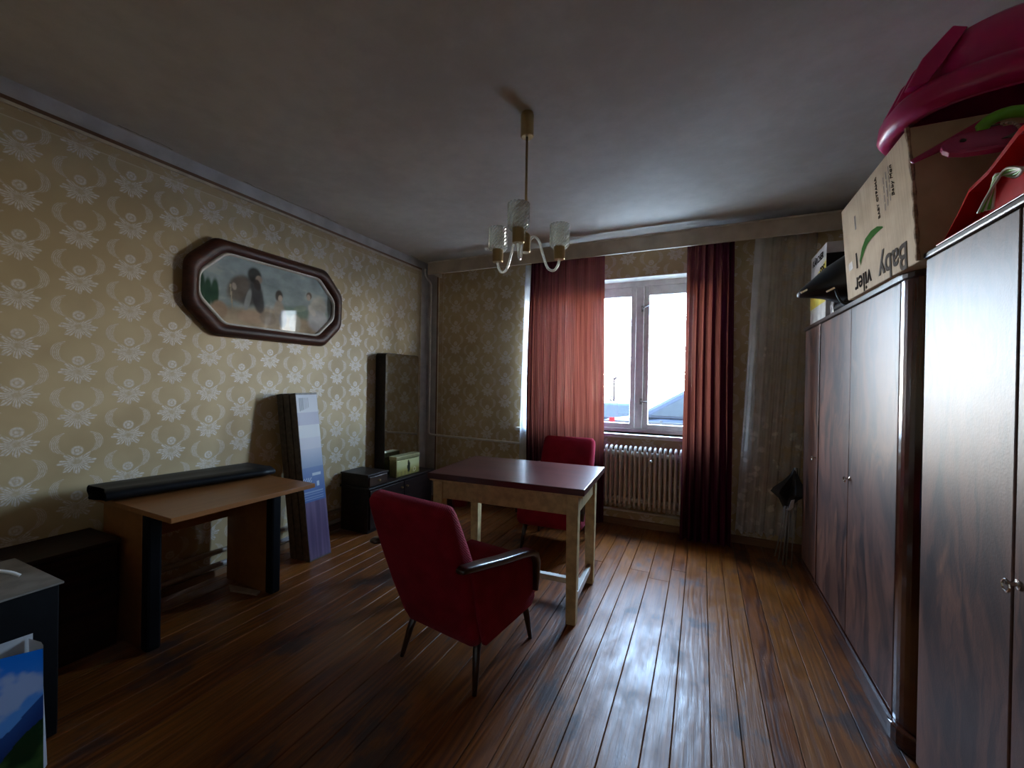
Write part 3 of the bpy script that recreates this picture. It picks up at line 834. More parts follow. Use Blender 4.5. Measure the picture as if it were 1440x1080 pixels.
# gift bag with a mountain landscape
gb = empty('gift_bag', (-2.06, .50, 0)); tag(gb, 'glossy paper bag printed with blue sky and mountains, bottom left corner', 'bag')
mat_bag_w = plain('bag_white_paper', (.62, .64, .66), .4, .04)
def bag_front(u, v):   # u 0 near the frame edge .. 1 at the right corner
    ax_, ay_ = -2.075, .20; bx2, by2 = -2.028, .632
    x_ = ax_ + (bx2 - ax_) * u + .012 * math.sin(PI * u) * math.sin(PI * v) - .012 * v
    y_ = ay_ + (by2 - ay_) * u
    z_ = .002 + (.425 - .012 * math.sin(u * 7)) * v
    return (x_ + 2.06, y_ - .50, z_)
def bag_col(u, v):
    n_ = mnoise.fractal(Vector((u * 4, v * 4, 2.0)), 1.0, 2.0, 4)
    sky = lerp3((.10, .30, .72), (.005, .16, .62), smooth01(.45, 1.0, v))
    cl = smooth01(.0, .35, n_ - abs(v - (.40 + .35 * u)) * 3.0 + .3)
    c = lerp3(sky, (.42, .48, .62), cl * .7)
    ridge = .20 + .40 * u * u + .03 * math.sin(u * 14)
    if v < ridge: c = lerp3((.010, .035, .16), (.02, .07, .25), smooth01(ridge - .2, ridge, v))
    hill = .02 + .40 * u * u * u + .02 * math.sin(u * 23)
    if v < hill + .04: c = lerp3((.008, .03, .012), (.045, .11, .03), min(1, max(0, .5 + n_ * 1.5)))
    return c
printed('front_print', bag_front, bag_col, 90, 90, attr_mat('bag_gloss_print', .18, .5), gb)
gs = MB()
def side(pa, pb):
    return lambda u, v: (pa[0] + (pb[0] - pa[0]) * u + 2.06 + (.018 * (1 - v) if u > .5 else 0), pa[1] + (pb[1] - pa[1]) * u - .50 - (0), .002 + .425 * v)
MB().grid(lambda u, v: (-2.028 - .012 * v - .030 * u + 2.06 + .008 * (1 - v) * u, .632 + .004 * u + .012 * (1 - v) * u - .5, .002 + .428 * v), 4, 12).build('side_gusset', mat_bag_w, gb, recalc=False, smooth=True)
MB().grid(lambda u, v: (-2.052 - .012 * v - .068 * u - .006 + 2.06 + .008 * (1 - v), .636 + .012 * (1 - v) - .010 * u - .5, .002 + .428 * v), 4, 12).build('side_gusset', mat_bag_w, gb, recalc=False, smooth=True)
MB().grid(lambda u, v: (-2.175 + .045 * u - .01 * v + 2.06, .20 + .437 * u - .5, .002 + .44 * v), 10, 10).build('back_panel', mat_bag_w, gb, recalc=False, smooth=True)
MB().box(-2.165 + 2.06, -2.045 + 2.06, .205 - .5, .63 - .5, .0, .004).build('base', mat_bag_w, gb)

# ------------------------------------------------------------------ framed picture on the left wall
pf = empty('framed_picture', (XL, 2.14, 1.64)); pf.rotation_euler = (0, math.radians(1.5), 0)
tag(pf, 'large octagonal dark wood frame with an old coloured print on the left wall', 'picture')
def octo(w, h, c, n=4):
    """octagon with softened corners, centred on (0, .325)"""
    base_ = [(w, -h + c), (w, h - c), (w - c, h), (-w + c, h), (-w, h - c), (-w, -h + c), (-w + c, -h), (w - c, -h)]
    out = []
    for i, q in enumerate(base_):
        a = Vector(base_[i - 1]); b = Vector(q); d = Vector(base_[(i + 1) % 8])
        r_ = .045 * (w / .62)
        p0 = b + (a - b).normalized() * r_; p1 = b + (d - b).normalized() * r_
        for k in range(n + 1):
            t_ = k / n; out.append(p0 * (1 - t_) ** 2 + b * 2 * t_ * (1 - t_) + p1 * t_ * t_)
    return [(p_.x, p_.y + .325) for p_ in out]
mat_pframe = wood('mottled_walnut_frame', (.018, .006, .004), (.080, .024, .012), .45, 'y', 1.2, spec=.28)
prof = [(.622, .322, .0), (.628, .328, .022), (.612, .312, .046), (.585, .285, .056), (.560, .260, .048), (.545, .245, .030), (.538, .238, .012), (.538, .238, .0)]
rings = [[(x_, a, b) for a, b in octo(w_, h_, .185 * w_ / .62 * .95)] for w_, h_, x_ in prof]
MB().loft(rings, cap=False).build('frame', mat_pframe, pf, smooth=True)
rings = [[(x_, a, b) for a, b in octo(w_, h_, .165)] for w_, h_, x_ in ((.548, .248, .028), (.543, .243, .036), (.534, .234, .034), (.530, .230, .014))]
MB().loft(rings, cap=False).build('inner_slip', plain('white_gilt', (.50, .47, .42), .4), pf, smooth=True)
ol = octo(.545, .245, .165)
def in_oct(a, b): return True
def ell(u, v, cu, cv, ru, rv, rot=0.0):
    du, dv = (u - cu) * 2.2, v - cv
    c_, s_ = math.cos(rot), math.sin(rot)
    x_ = (du * c_ + dv * s_) / ru; y_ = (-du * s_ + dv * c_) / rv
    return smooth01(1.25, .8, math.sqrt(x_ * x_ + y_ * y_)) if True else 0
def pic_col(u, v):
    n_ = mnoise.fractal(Vector((u * 7, v * 5, 4.0)), 1.0, 2.0, 4)
    c = lerp3((.18, .22, .19), (.25, .32, .33), v)
    c = lerp3(c, (.33, .33, .28), smooth01(.2, .6, n_ + .35 * math.sin(v * 18 + 3 * u)) * .5)
    c = lerp3(c, (.34, .24, .13), smooth01(.36, .24, v + .05 * math.sin(u * 9)))
    c = lerp3(c, (.10, .17, .11), .8 * smooth01(.46, .38, v) * smooth01(.52, .6, u) * smooth01(.2, .3, v))
    for cu in (.02, .06, .10):
        c = lerp3(c, (.020, .065, .030), ell(u, v, cu, .42 + .05 * math.sin(cu * 60), .05, .20))
    for args, col in [((.30, .52, .22, .20, .35), (.075, .062, .055)), ((.24, .55, .13, .20, -.5), (.13, .10, .07)), ((.37, .47, .085, .26, .25), (.045, .042, .042)),
                      ((.305, .40, .04, .16, -.2), (.23, .24, .22)), ((.345, .78, .10, .11, .2), (.025, .022, .018)), ((.375, .73, .05, .06, 0), (.34, .24, .17)),
                      ((.365, .65, .05, .08, .3), (.04, .03, .025)), ((.215, .56, .03, .05, .2), (.36, .28, .2)),
                      ((.13, .20, .10, .12, .2), (.30, .18, .09)), ((.33, .16, .20, .09, 0), (.36, .22, .12)), ((.45, .18, .13, .10, 0), (.24, .17, .10)),
                      ((.525, .55, .06, .09, 0), (.06, .04, .03)), ((.535, .52, .035, .05, 0), (.40, .29, .2)), ((.53, .32, .085, .16, .1), (.30, .23, .15)), ((.56, .20, .06, .14, 0), (.17, .15, .14)),
                      ((.77, .66, .05, .06, 0), (.12, .08, .05)), ((.765, .63, .035, .05, 0), (.38, .28, .2)), ((.85, .46, .16, .22, -.4), (.42, .38, .29)), ((.86, .26, .20, .18, 0), (.34, .33, .32)),
                      ((.80, .42, .05, .10, .7), (.44, .40, .33)), ((.97, .62, .07, .28, 0), (.055, .06, .05)), ((.97, .2, .05, .2, 0), (.13, .14, .15)),
                      ((.66, .16, .10, .14, 0), (.36, .31, .22)), ((.70, .42, .12, .05, .3), (.20, .26, .18))]:
        c = lerp3(c, col, ell(u, v, *args) * .92)
    sx_ = .19 + (.60 - v) * .05
    if abs(u - sx_) < .004 and .22 < v < .58: c = (.33, .25, .15)
    k = 1.15 + .4 * n_; lum = sum(c) / 3
    return tuple(max(0, (x_ * .72 + lum * .28) * k) for x_ in c)
# print plane cut to the frame opening: rays from the centre, so that the grid follows the octagon
def pic_pos(u, v):
    a = (u - .5) * 1.09; b = (v - .5) * .49 + .325
    cut = .545 + .245 - .165 + .0
    aa, bb = abs(a), abs(b - .325)
    if aa + bb > cut:
        k = cut / (aa + bb); a *= k; b = .325 + (b - .325) * k
    return (.016, a, b)
def pic_col2(u, v):
    p_ = pic_pos(u, v); return pic_col(p_[1] / 1.09 + .5, (p_[2] - .325) / .49 + .5)
printed('print', pic_pos, pic_col2, 180, 90, attr_mat('old_print_behind_glass', .9, .22), pf)
MB().prism(octo(.60, .30, .18), 'x', .0, .010).build('backing', mat_dark_wood, pf)

# ------------------------------------------------------------------ wardrobes
def veneer():
    M = Mat('flamed_walnut_veneer', (.1, .04, .02), .46, coat=.18, coat_rough=.38, spec=.30)
    x, y, z = M.pos(); r = M.rnd()
    yy = y * 1.0
    warp = M.noise(M.vec(x, y * 3.0 + r * 9.0, z * 1.1), 1.0, 4, .55)
    fl = M.noise(M.vec(0.0, y * 9.0 + warp * 5.0 + r * 4.0, z * 2.2 + warp * 2.0), 1.0, 5, .6, .8)
    g = M.noise(M.vec(0.0, y * 120.0, z * 3.0), 1.0, 3)
    c = M.mix(fl.ss(.32, .66), (.022, .008, .006), (.150, .054, .030))
    pat = M.noise(M.vec(0.0, y * 5.5 + r * 3.0, z * 2.0), 1.0, 3, .5, .5)
    c = M.mix(pat.ss(.60, .72) * .6, c, (.30, .115, .055))
    c = M.mix(g.ss(.3, .7) * .25, c, (.03, .012, .008))
    M.color(c)
    orange_peel = M.noise(M.vec(x, y, z), 160, 2); wave = M.noise(M.vec(x, y, z), 6, 2)
    M.bump(orange_peel * .35 + wave * .5, .25, .003)
    return M.m
mat_veneer = veneer()
mat_post = wood('dark_gloss_post', (.020, .005, .003), (.075, .018, .008), .15, 'z', coat=.8)
mat_case = wood('wardrobe_case', (.020, .009, .006), (.055, .022, .014), .35, 'z')
def key_escutcheon(door, x, y, z, brassy=True):
    b_ = door.location
    k_ = MB().lathe([(0, 0), (.012, 0), (.012, .003), (.005, .005), (.005, .022), (0, .022)], seg=12, M=Matrix.Translation((x - b_.x, y - b_.y, z - b_.z)) @ Matrix.Rotation(-PI / 2, 4, 'Y')).build('key', mat_chrome, door)
    MB().tube([(x - b_.x - .022, y - b_.y + .014 * math.cos(a), z - b_.z + .014 * math.sin(a) - .006) for a in (2 * PI * i / 12 for i in range(13))], .0028, 6, cap=False).build('key_bow', mat_chrome, door)
mat_chrome = Mat('worn_chrome', (.75, .72, .68), .18, 1.0).m

WX, WT = .70, 1.80
w1 = empty('wardrobe', (1.0, 2.87, 0)); tag(w1, 'long dark walnut wardrobe with rounded front corner carrying the cardboard box', 'wardrobe')
def loc(mb, e_): return shift(mb, e_.location)
carc = [(1.27, 3.76), (.716, 3.76), (.716, 2.13)] + [(a, b) for a, b in arc(.83, 2.105, .112, 180, 270, 6)] + [(1.27, 1.993)]
loc(MB().prism(carc, 'z', .07, WT - .022), w1).build('carcass', mat_case, w1)
topb = [(1.27, 3.77), (.690, 3.77), (.690, 2.10)] + [(a, b) for a, b in arc(.82, 2.10, .130, 180, 270, 8)] + [(1.27, 1.97)]
loc(MB().prism(topb, 'z', WT - .022, WT), w1).build('top_board', mat_case, w1, bevel=.004)
plin = [(1.27, 3.765), (.682, 3.765), (.682, 2.10)] + [(a, b) for a, b in arc(.82, 2.10, .138, 180, 270, 8)] + [(1.27, 1.962)]
loc(MB().prism(plin, 'z', 0, .075), w1).build('plinth', mat_post, w1, bevel=.010, seg=3)
post = [(.715, 2.112), (.700, 2.108)] + [(a, b) for a, b in arc(.82, 2.10, .120, 180, 270, 10)] + [(.84, 1.995)] + [(a, b) for a, b in arc(.83, 2.105, .1125, 270, 182, 8)]
loc(MB().prism(post, 'z', .076, WT - .023), w1).build('corner_post', mat_post, w1, smooth=False, bevel=.002)
for y0_, y1_, ky in ((2.112, 2.698, 2.675), (2.704, 3.318, None), (3.324, 3.75, 3.365)):
    d_ = loc(MB().box(WX, .716, y0_, y1_, .08, WT - .026), w1).build('door', mat_veneer, w1, bevel=.004)
    if ky: key_escutcheon(d_, WX - 1.0, ky - 2.87, .89)
loc(MB().box(WX - .006, WX, 3.321 - .012, 3.321 + .012, .08, WT - .026), w1).build('door_strip', mat_veneer, w1, bevel=.004)

w2 = empty('wardrobe', (.99, 1.13, 0)); tag(w2, 'near dark walnut wardrobe at the right edge with toys on top', 'wardrobe')
W2T = 1.825
loc(MB().box(.706, 1.28, .40, 1.880, .07, W2T - .022), w2).build('carcass', mat_case, w2, bevel=.003)
loc(MB().box(.682, 1.28, .39, 1.886, W2T - .022, W2T), w2).build('top_board', mat_case, w2, bevel=.006)
loc(MB().box(.70, 1.28, .41, 1.88, 0, .07), w2).build('plinth', mat_post, w2, bevel=.004)
for y0_, y1_, ky in ((1.419, 1.882, None), (.945, 1.413, 1.395), (.405, .939, .92)):
    d_ = loc(MB().box(.690, .706, y0_, y1_, .075, W2T - .024), w2).build('door', mat_veneer, w2, bevel=.004)
    if ky: key_escutcheon(d_, .690 - .99, ky - 1.13, .90)

# ------------------------------------------------------------------ cardboard box on the wardrobe
def card_mat():
    M = Mat('corrugated_cardboard', (.40, .28, .16), .75)
    x, y, z = M.pos(); n = M.noise(M.vec(x, y, z), 8, 4); l = M.noise(M.vec(x * 2.0, y * 160.0, z * 2.0), 1.0, 2)
    M.color(M.mix((n * .6 + l * .4).ss(.35, .65), (.40, .275, .155), (.52, .37, .22))); M.bump(l, .08, .003)
    return M.m
mat_card = card_mat(); mat_ink = plain('faded_black_ink', (.035, .03, .028), .9, spec=0.0); mat_marker = plain('grey_marker', (.15, .135, .12), .9, spec=0.0)
mat_card_in = plain('cardboard_shade_side', (.20, .11, .065), .8, .15)
bx = empty('cardboard_box', (.90, 2.24, WT + .001))
tag(bx, 'large cardboard box with a green leaf mark on top of the far wardrobe', 'box')
# skewed box: the front leans a little into the room
BY0, BY1, BH = -.352, .385, .445
A = [(-.225, BY0 + .005, 0), (.33, BY0 + .005, 0), (.33, BY1, 0), (-.235, BY1, 0)]
B = [(-.270, BY0 - .015, BH + .015), (.33, BY0 - .010, BH + .015), (.33, BY1 - .03, BH), (-.280, BY1 - .04, BH - .005)]
MB().hexa(A, B).build('carton', mat_card, bx, bevel=.004)
# raw torn edge strip at the near front corner
MB().tube(spline([(-.228, BY0 + .003, .002), (-.236, BY0 - .003, .10), (-.243, BY0 - .004, .20), (-.252, BY0 - .010, .30), (-.272, BY0 - .016, BH + .014)], 5), [.006 + .002 * math.sin(i * 1.7) for i in range(21)], 6).build('torn_edge', plain('torn_card', (.33, .21, .13), .9, .3, 60), bx)
# face frame: s along +Y (0 at the near corner), t up
def face(s_, t_, off=.0):
    b0 = Vector(A[0]); b1 = Vector(A[3]); t0 = Vector(B[0]); t1 = Vector(B[3])
    p_ = (b0 * (1 - s_) + b1 * s_) * (1 - t_) + (t0 * (1 - s_) + t1 * s_) * t_
    return p_ + Vector((-1, 0, -.1)).normalized() * off
def face_M(s_, t_, ang):
    o_ = face(s_, t_, .0012); ex = (face(s_ + .01, t_) - face(s_, t_)).normalized(); ez = (face(s_, t_ + .01) - face(s_, t_)).normalized()
    # seen from the room: right = -Y, so x axis of the page is -ex
    r_ = -ex; u_ = (ez - r_ * ez.dot(r_)).normalized(); n_ = r_.cross(u_)
    c_, s2 = math.cos(ang), math.sin(ang)
    X_ = r_ * c_ + u_ * s2; Y_ = -r_ * s2 + u_ * c_
    return Matrix(((X_.x, Y_.x, n_.x, o_.x), (X_.y, Y_.y, n_.y, o_.y), (X_.z, Y_.z, n_.z, o_.z), (0, 0, 0, 1)))
text_mesh('marker_writing', 'Baby', .135, mat_marker, bx, face_M(.09, .20, PI), .15, bold=.002)
text_mesh('marker_writing', 'viler', .115, mat_ink, bx, face_M(.56, .18, PI), .15, bold=.001)
text_mesh('printed_lettering', 'BABY CTPAHA', .026, mat_ink, bx, face_M(.375, .55, PI / 2))
text_mesh('printed_lettering', 'Baby Mon', .030, mat_ink, bx, face_M(.185, .62, PI / 2), .3)
for k in range(3):
    for j in range(4):
        c0 = .30 - .035 * k; t0 = .57 + .075 * j + .02 * k
        p0, p1, p2, p3 = face(c0, t0, .001), face(c0 + .009, t0, .001), face(c0 + .009, t0 + .06, .001), face(c0, t0 + .06, .001)
        MB().add([p0, p1, p2, p3], [(0, 1, 2, 3)]).build('small_print', plain('grey_ink', (.16, .12, .09), .7) if (k, j) == (0, 0) else bpy.data.materials['grey_ink'], bx, recalc=False)
# green leaf swoosh
leaf_o = [(.555, .285), (.56, .34), (.52, .44), (.47, .50), (.40, .525), (.33, .515), (.275, .475), (.27, .46)]
leaf_i = [(.555, .285), (.535, .33), (.485, .40), (.44, .44), (.39, .455), (.335, .46), (.29, .462), (.27, .46)]
vs = [tuple(face(.35 + (s_ - .27) * 1.30, t_ - .01, .0012)) for s_, t_ in leaf_o + leaf_i]
MB().add(vs, [(i, i + 1, 8 + i + 1, 8 + i) for i in range(7)]).build('leaf_mark', plain('green_ink', (.065, .16, .045), .9, spec=0.0), bx, recalc=False)
for (s0, s1, t0, t1), nm, mt in (((.765, .79, .27, .43), 'hand_slot', mat_ink), ((.74, .765, .66, .80), 'hand_slot', plain('brown_ink', (.10, .06, .035), .7)), ((.85, .93, .30, .38), 'tape_patch', plain('brown_tape', (.20, .125, .07), .35))):
    MB().add([face(s0, t0, .001), face(s1, t0, .001), face(s1, t1, .001), face(s0, t1, .001)], [(0, 1, 2, 3)]).build(nm, mt, bx, recalc=False)

# ------------------------------------------------------------------ toys on top
def tub_mat(name, c, rough=.3, trans=0.0):
    M = Mat(name, c, rough); M.b.inputs['Subsurface Weight'].default_value = 0.0
    x, y, z = M.pos(); n = M.noise(M.vec(x, y, z), 6, 3)
    M.color(M.mix(n.ss(.3, .7), tuple(v * .85 for v in c), tuple(min(1, v * 1.1) for v in c)))
    if trans: M.b.inputs['Transmission Weight'].default_value = trans
    return M.m
mat_pink = tub_mat('magenta_plastic', (.52, .012, .110), .32)
tb2 = empty('baby_bath', (.93, 1.95, 2.266)); tag(tb2, 'magenta plastic baby bath tilted upside down on the cardboard box', 'baby bath')
# upturned tub: rim ring at the bottom, ribbed wall rising to the base
def tub_ring(w, d, z, n=40, p=2.6, cx=0.0, rib=0.0):
    out = []
    for k in range(n):
        a = 2 * PI * k / n; c_, s_ = math.cos(a), math.sin(a)
        rr = 1.0 + rib * (1 if (k // 2) % 4 == 0 else 0)
        out.append((cx + w * rr * math.copysign(abs(c_) ** (2 / p), c_), d * rr * math.copysign(abs(s_) ** (2 / p), s_), z))
    return out
rings = [tub_ring(.28, .19, .012), tub_ring(.325, .235, .0), tub_ring(.342, .252, .03), tub_ring(.338, .248, .07), tub_ring(.318, .228, .094), tub_ring(.288, .203, .098, cx=.01), tub_ring(.26, .18, .19, cx=.03, rib=.02), tub_ring(.23, .155, .265, cx=.045, rib=.02), tub_ring(.195, .125, .288, cx=.05), tub_ring(.13, .08, .293, cx=.05)]
tubm = MB().loft(rings, cap=False)
n_ = len(tubm.v) - 40
tubm.f.append(tuple(range(n_, n_ + 40)))
TUB_M = Matrix.Rotation(math.radians(1), 4, 'X') @ Matrix.Rotation(math.radians(-1), 4, 'Y')
tubm.v = [tuple(TUB_M @ Vector(p_)) for p_ in tubm.v]
zmin = min(p_[2] for p_ in tubm.v)
tubm.v = [(p_[0], p_[1], p_[2] - zmin) for p_ in tubm.v]
for ya in (-.13, -.05, .05):
    rib_ = MB().loft([[(-.275, ya - .022, .095), (-.325, ya - .016, .095), (-.325, ya + .016, .095), (-.275, ya + .022, .095)],
                      [(-.225, ya * .9 - .020, .17), (-.280, ya * .9 - .014, .19), (-.280, ya * .9 + .014, .19), (-.225, ya * .9 + .020, .17)],
                      [(-.165, ya * .8 - .016, .262), (-.200, ya * .8 - .012, .280), (-.200, ya * .8 + .012, .280), (-.165, ya * .8 + .016, .262)]])
    rib_.v = [tuple(TUB_M @ Vector(p_)) for p_ in rib_.v]; rib_.v = [(p_[0], p_[1], p_[2] - zmin) for p_ in rib_.v]
    rib_.build('rib', mat_pink, tb2, bevel=.004)
tubm.build('shell', mat_pink, tb2, smooth=True, solid=.004)

mat_pink2 = tub_mat('translucent_pink_plastic', (.36, .030, .10), .25, .0)
mat_green = tub_mat('lime_plastic', (.16, .42, .03), .35)
mat_red2 = tub_mat('bright_red_plastic', (.45, .010, .012), .25)
ZT = W2T + .0005
# red dustpan-like toy standing on its edge at the front of the wardrobe top
tray = empty('red_scoop', (.715, 1.50, ZT)); tag(tray, 'red plastic scoop standing on the front edge of the near wardrobe', 'toy')
sc_o = [(.285, 0), (.20, .062), (.145, .108), (.06, .120), (-.06, .165), (-.28, .175), (-.28, 0)]
MB().prism(sc_o, 'x', .018, .026).build('back_wall', mat_red2, tray, bevel=.002)
MB().loft([[(.026, a, b) for a, b in sc_o[:-1]], [(-.024, a - .01, b * 1.02 + .002) for a, b in sc_o[:-1]], [(-.026, a - .014, b * .93 + .001) for a, b in sc_o[:-1]], [(.024, a - .005, b * .93) for a, b in sc_o[:-1]]], close=False, cap=False).build('rim', mat_red2, tray, solid=.003)
MB().box(-.029, .030, -.28, .31, 0, .006).build('base_strip', mat_red2, tray, bevel=.002)
# pink paddles leaning against the box
def blade(mb, L_, W_, th, M):
    prof_ = [(0, .0), (.01, .35), (.05, .72), (.14, .96), (.28, 1.0), (.5, .93), (.75, .80), (1.0, .62)]
    up_ = [(L_ * a, W_ * b) for a, b in prof_]; dn_ = [(x_, -y_) for x_, y_ in reversed(up_[1:])]
    poly = up_ + dn_
    return mb.loft([[(x_, y_, -th) for x_, y_ in poly], [(x_, y_, th * .6) for x_, y_ in poly], [(.02 + x_ * .95, y_ * .86, th) for x_, y_ in poly]], M=M)
def pose(o_, d_, up_):
    d_ = Vector(d_).normalized(); s_ = Vector(up_).cross(d_).normalized(); n_2 = d_.cross(s_)
    return Matrix(((d_.x, s_.x, n_2.x, o_[0]), (d_.y, s_.y, n_2.y, o_[1]), (d_.z, s_.z, n_2.z, o_[2]), (0, 0, 0, 1)))
pd = empty('toy_paddle', (.93, 1.64, ZT)); tag(pd, 'dusky pink plastic toy paddle with an oval blade and a beaded cord', 'toy')
PM = pose((-.285, .045, .263), (1, -.25, -.10), (-.15, -.80, .55))
blade(MB(), .36, .050, .010, PM).build('blade', mat_pink2, pd, bevel=.003)
MB().lathe([(.0, 0), (.007, 0), (.007, .004), (0, .004)], seg=10, M=PM @ Matrix.Translation((.045, .005, .009))).build('rivet', mat_dark_wood, pd)
MB().hexa([tuple(PM @ Vector(q)) for q in ((.12, -.018, .0095), (.33, -.022, .0095), (.33, .016, .0095), (.16, .012, .0095))], [tuple(PM @ Vector(q)) for q in ((.12, -.018, .0125), (.33, -.022, .0125), (.33, .016, .0125), (.16, .012, .0125))]).build('inlay', plain('brown_inlay', (.12, .07, .06), .4), pd)
MB().tube([(.05, -.045, .222), (.13, -.03, .13), (.165, .0, .006)], [.02, .021, .022], 10).build('handle', mat_pink2, pd, smooth=True)
pts = spline([tuple(PM @ Vector(q)) for q in ((.10, .048, .013), (.135, .035, .022), (.155, .0, .02), (.17, -.030, .02), (.20, -.052, .016), (.235, -.055, .016))], 5)
MB().tube(pts, .0022, 6).build('cord', mat_dark_wood, pd)
bead_m = plain('bead_metal', (.45, .35, .28), .3, metal=.7)
for q in pts[3:17]:
    MB().lathe([(0, -.004), (.003, -.003), (.0045, 0), (.003, .003), (0, .004)], q, 8).build('bead', bead_m, pd, smooth=True)
MB().lathe([(0, -.009), (.006, -.006), (.009, 0), (.006, .006), (0, .009)], pts[-1], 10).build('end_bead', mat_chrome, pd, smooth=True)
pk = empty('toy_rod', (.74, 1.80, ZT)); tag(pk, 'dusky pink plastic bar slanting up in front of the cardboard box', 'toy')
MB().loft([[(-.125, .0, .292), (-.117, .0, .280), (-.117, .012, .280), (-.125, .012, .292)], [(.045, -.005, .385), (.062, -.005, .350), (.062, .015, .350), (.045, .015, .385)], [(.075, .0, .393), (.105, .0, .330), (.105, .018, .330), (.075, .018, .393)]]).build('bar', mat_pink2, pk, bevel=.004, seg=2)
MB().loft([[(.080, .0, .36), (.105, .0, .330), (.105, .018, .330), (.080, .018, .36)], [(.20, .01, .15), (.215, .01, .14), (.215, .026, .14), (.20, .026, .15)], [(.235, .015, .0), (.26, .015, .0), (.26, .035, .0), (.235, .035, .0)]]).build('stand', mat_pink2, pk, bevel=.003)
gr = empty('toy_ring', (.93, 1.735, ZT)); tag(gr, 'lime green curved plastic toy piece behind the pink paddle', 'toy')
ringp = [(.07 * math.cos(a) - .11, 0, .305 + .055 * math.sin(a)) for a in (math.radians(170 - 16 * i) for i in range(11))]
MB().tube(ringp, [.006] + [.017] * 9 + [.010], 10).build('crescent', mat_green, gr, smooth=True)
MB().tube([(-.042, 0, .30), (.03, .0, .15), (.06, .0, .004)], .010, 8).build('stem', mat_green, gr, smooth=True)
gs_ = empty('green_ribbon', (.672, 1.475, ZT)); tag(gs_, 'bundle of thin green and white ribbons at the front edge of the near wardrobe', 'ribbon')
for k in range(5):
    MB().tube(spline([(-.012 + .004 * k, .045 - .006 * k, .004), (-.010 + .004 * k, .02, .03 + .004 * k), (-.005, -.01, .06 + .005 * k), (.0 + .004 * k, -.04, .08 - .006 * k), (.01, -.08, .06)], 5), .0035, 6).build('strand', mat_green if k % 2 else mat_white_paint, gs_, smooth=True)

# yellow and white carton and black bag on the far wardrobe
yc = empty('tool_carton', (.87, 3.39, WT + .001)); tag(yc, 'white and yellow carton with black lettering on the far end of the wardrobe', 'carton')
mat_wcard = plain('white_carton', (.55, .52, .50), .5); mat_ycard = plain('yellow_carton', (.60, .46, .03), .5)
MB().box(-.175, .17, -.20, .20, 0, .47).build('carton', mat_wcard, yc, bevel=.003)
MB().add([(-.1762, -.2, .10), (-.1762, .2, .10), (-.1762, .2, .30), (-.1762, .02, .315), (-.1762, -.2, .36)], [(0, 1, 2, 3, 4)]).build('yellow_panel', mat_ycard, yc, recalc=False)
Mt = Matrix(((0, 0, -1, -.1768), (-1, 0, 0, .14), (0, 1, 0, .392), (0, 0, 0, 1)))
text_mesh('lettering', 'K\u00c4RCHER', .062, mat_ink, yc, Mt, bold=.001)
text_mesh('lettering', 'SP5', .085, mat_ink, yc, Matrix(((0, 0, -1, -.1768), (-1, 0, 0, -.05), (0, 1, 0, .285), (0, 0, 0, 1))), bold=.002)
text_mesh('lettering', 'SC', .06, mat_ink, yc, Matrix(((0, 0, -1, -.1768), (-1, 0, 0, .17), (0, 1, 0, .235), (0, 0, 0, 1))), bold=.002)
MB().add([(-.175, -.2012, .12), (.17, -.2012, .12), (.17, -.2012, .40), (-.175, -.2012, .40)], [(0, 1, 2, 3)]).build('black_panel', mat_black_edge, yc, recalc=False)

bb = empty('black_bag', (.72, 2.96, WT + .001)); tag(bb, 'black soft bag with a pointed snout and buckles hanging over the wardrobe edge', 'bag')
mat_navy = plain('black_nylon', (.006, .007, .011), .38, .2)
rings = []
for s_, w_, h_, x_, z_ in [(0, .008, .010, -.215, .105), (.05, .032, .026, -.198, .112), (.2, .07, .050, -.150, .132), (.4, .10, .085, -.085, .160), (.6, .125, .130, .0, .185), (.8, .13, .175, .07, .19), (.95, .12, .18, .13, .19), (1, .09, .14, .155, .18)]:
    ring = []
    for k in range(20):
        a = 2 * PI * k / 20; c_, s2 = math.cos(a), math.sin(a)
        bump_ = 1 + .06 * math.sin(3 * a + s_ * 9)
        ring.append((x_, w_ * bump_ * math.copysign(abs(c_) ** .8, c_), max(.012, z_ + h_ * bump_ * math.copysign(abs(s2) ** .8, s2))))
    rings.append(ring)
MB().loft(rings).build('body', mat_navy, bb, smooth=True)
MB().loft([[(.0, -.09, 0), (.14, -.09, 0), (.14, .09, 0), (.0, .09, 0)], [(-.02, -.10, .03), (.15, -.10, .03), (.15, .10, .03), (-.02, .10, .03)], [(.0, -.08, .06), (.13, -.08, .06), (.13, .08, .06), (.0, .08, .06)]]).build('base', mat_navy, bb, bevel=.01)
MB().tube(spline([(-.06, -.085, .16), (-.045, -.10, .08), (-.02, -.10, .03), (.02, -.11, .012)], 5), .007, 6).build('strap', mat_navy, bb, smooth=True)
for q in ((-.185, -.045, .118), (-.075, -.098, .105)):
    MB().box(q[0] - .022, q[0] + .022, q[1] - .004, q[1] + .004, q[2] - .006, q[2] + .006, M=Matrix.Translation(q) @ Matrix.Rotation(-.5, 4, 'Y') @ Matrix.Translation((-q[0], -q[1], -q[2]))).build('buckle', mat_chrome, bb, bevel=.002)
pb = MB().loft([[(-.03, -.035, 0), (.035, -.03, 0), (.03, .03, 0), (-.03, .03, 0)], [(-.035, -.04, .05), (.03, -.035, .06), (.03, .03, .05), (-.035, .03, .06)], [(-.02, -.02, .12), (.02, -.025, .125), (.02, .02, .12), (-.02, .02, .125)]])
pb.v = [(x_ + .745, y_ + 3.13 , z_ + WT + .001) for x_, y_, z_ in pb.v]
tag(pb.build('plastic_packet', plain('crumpled_foil', (.42, .40, .40), .25, .3, 40), bevel=.004), 'small crumpled white packet under the black bag on the wardrobe', 'packet')

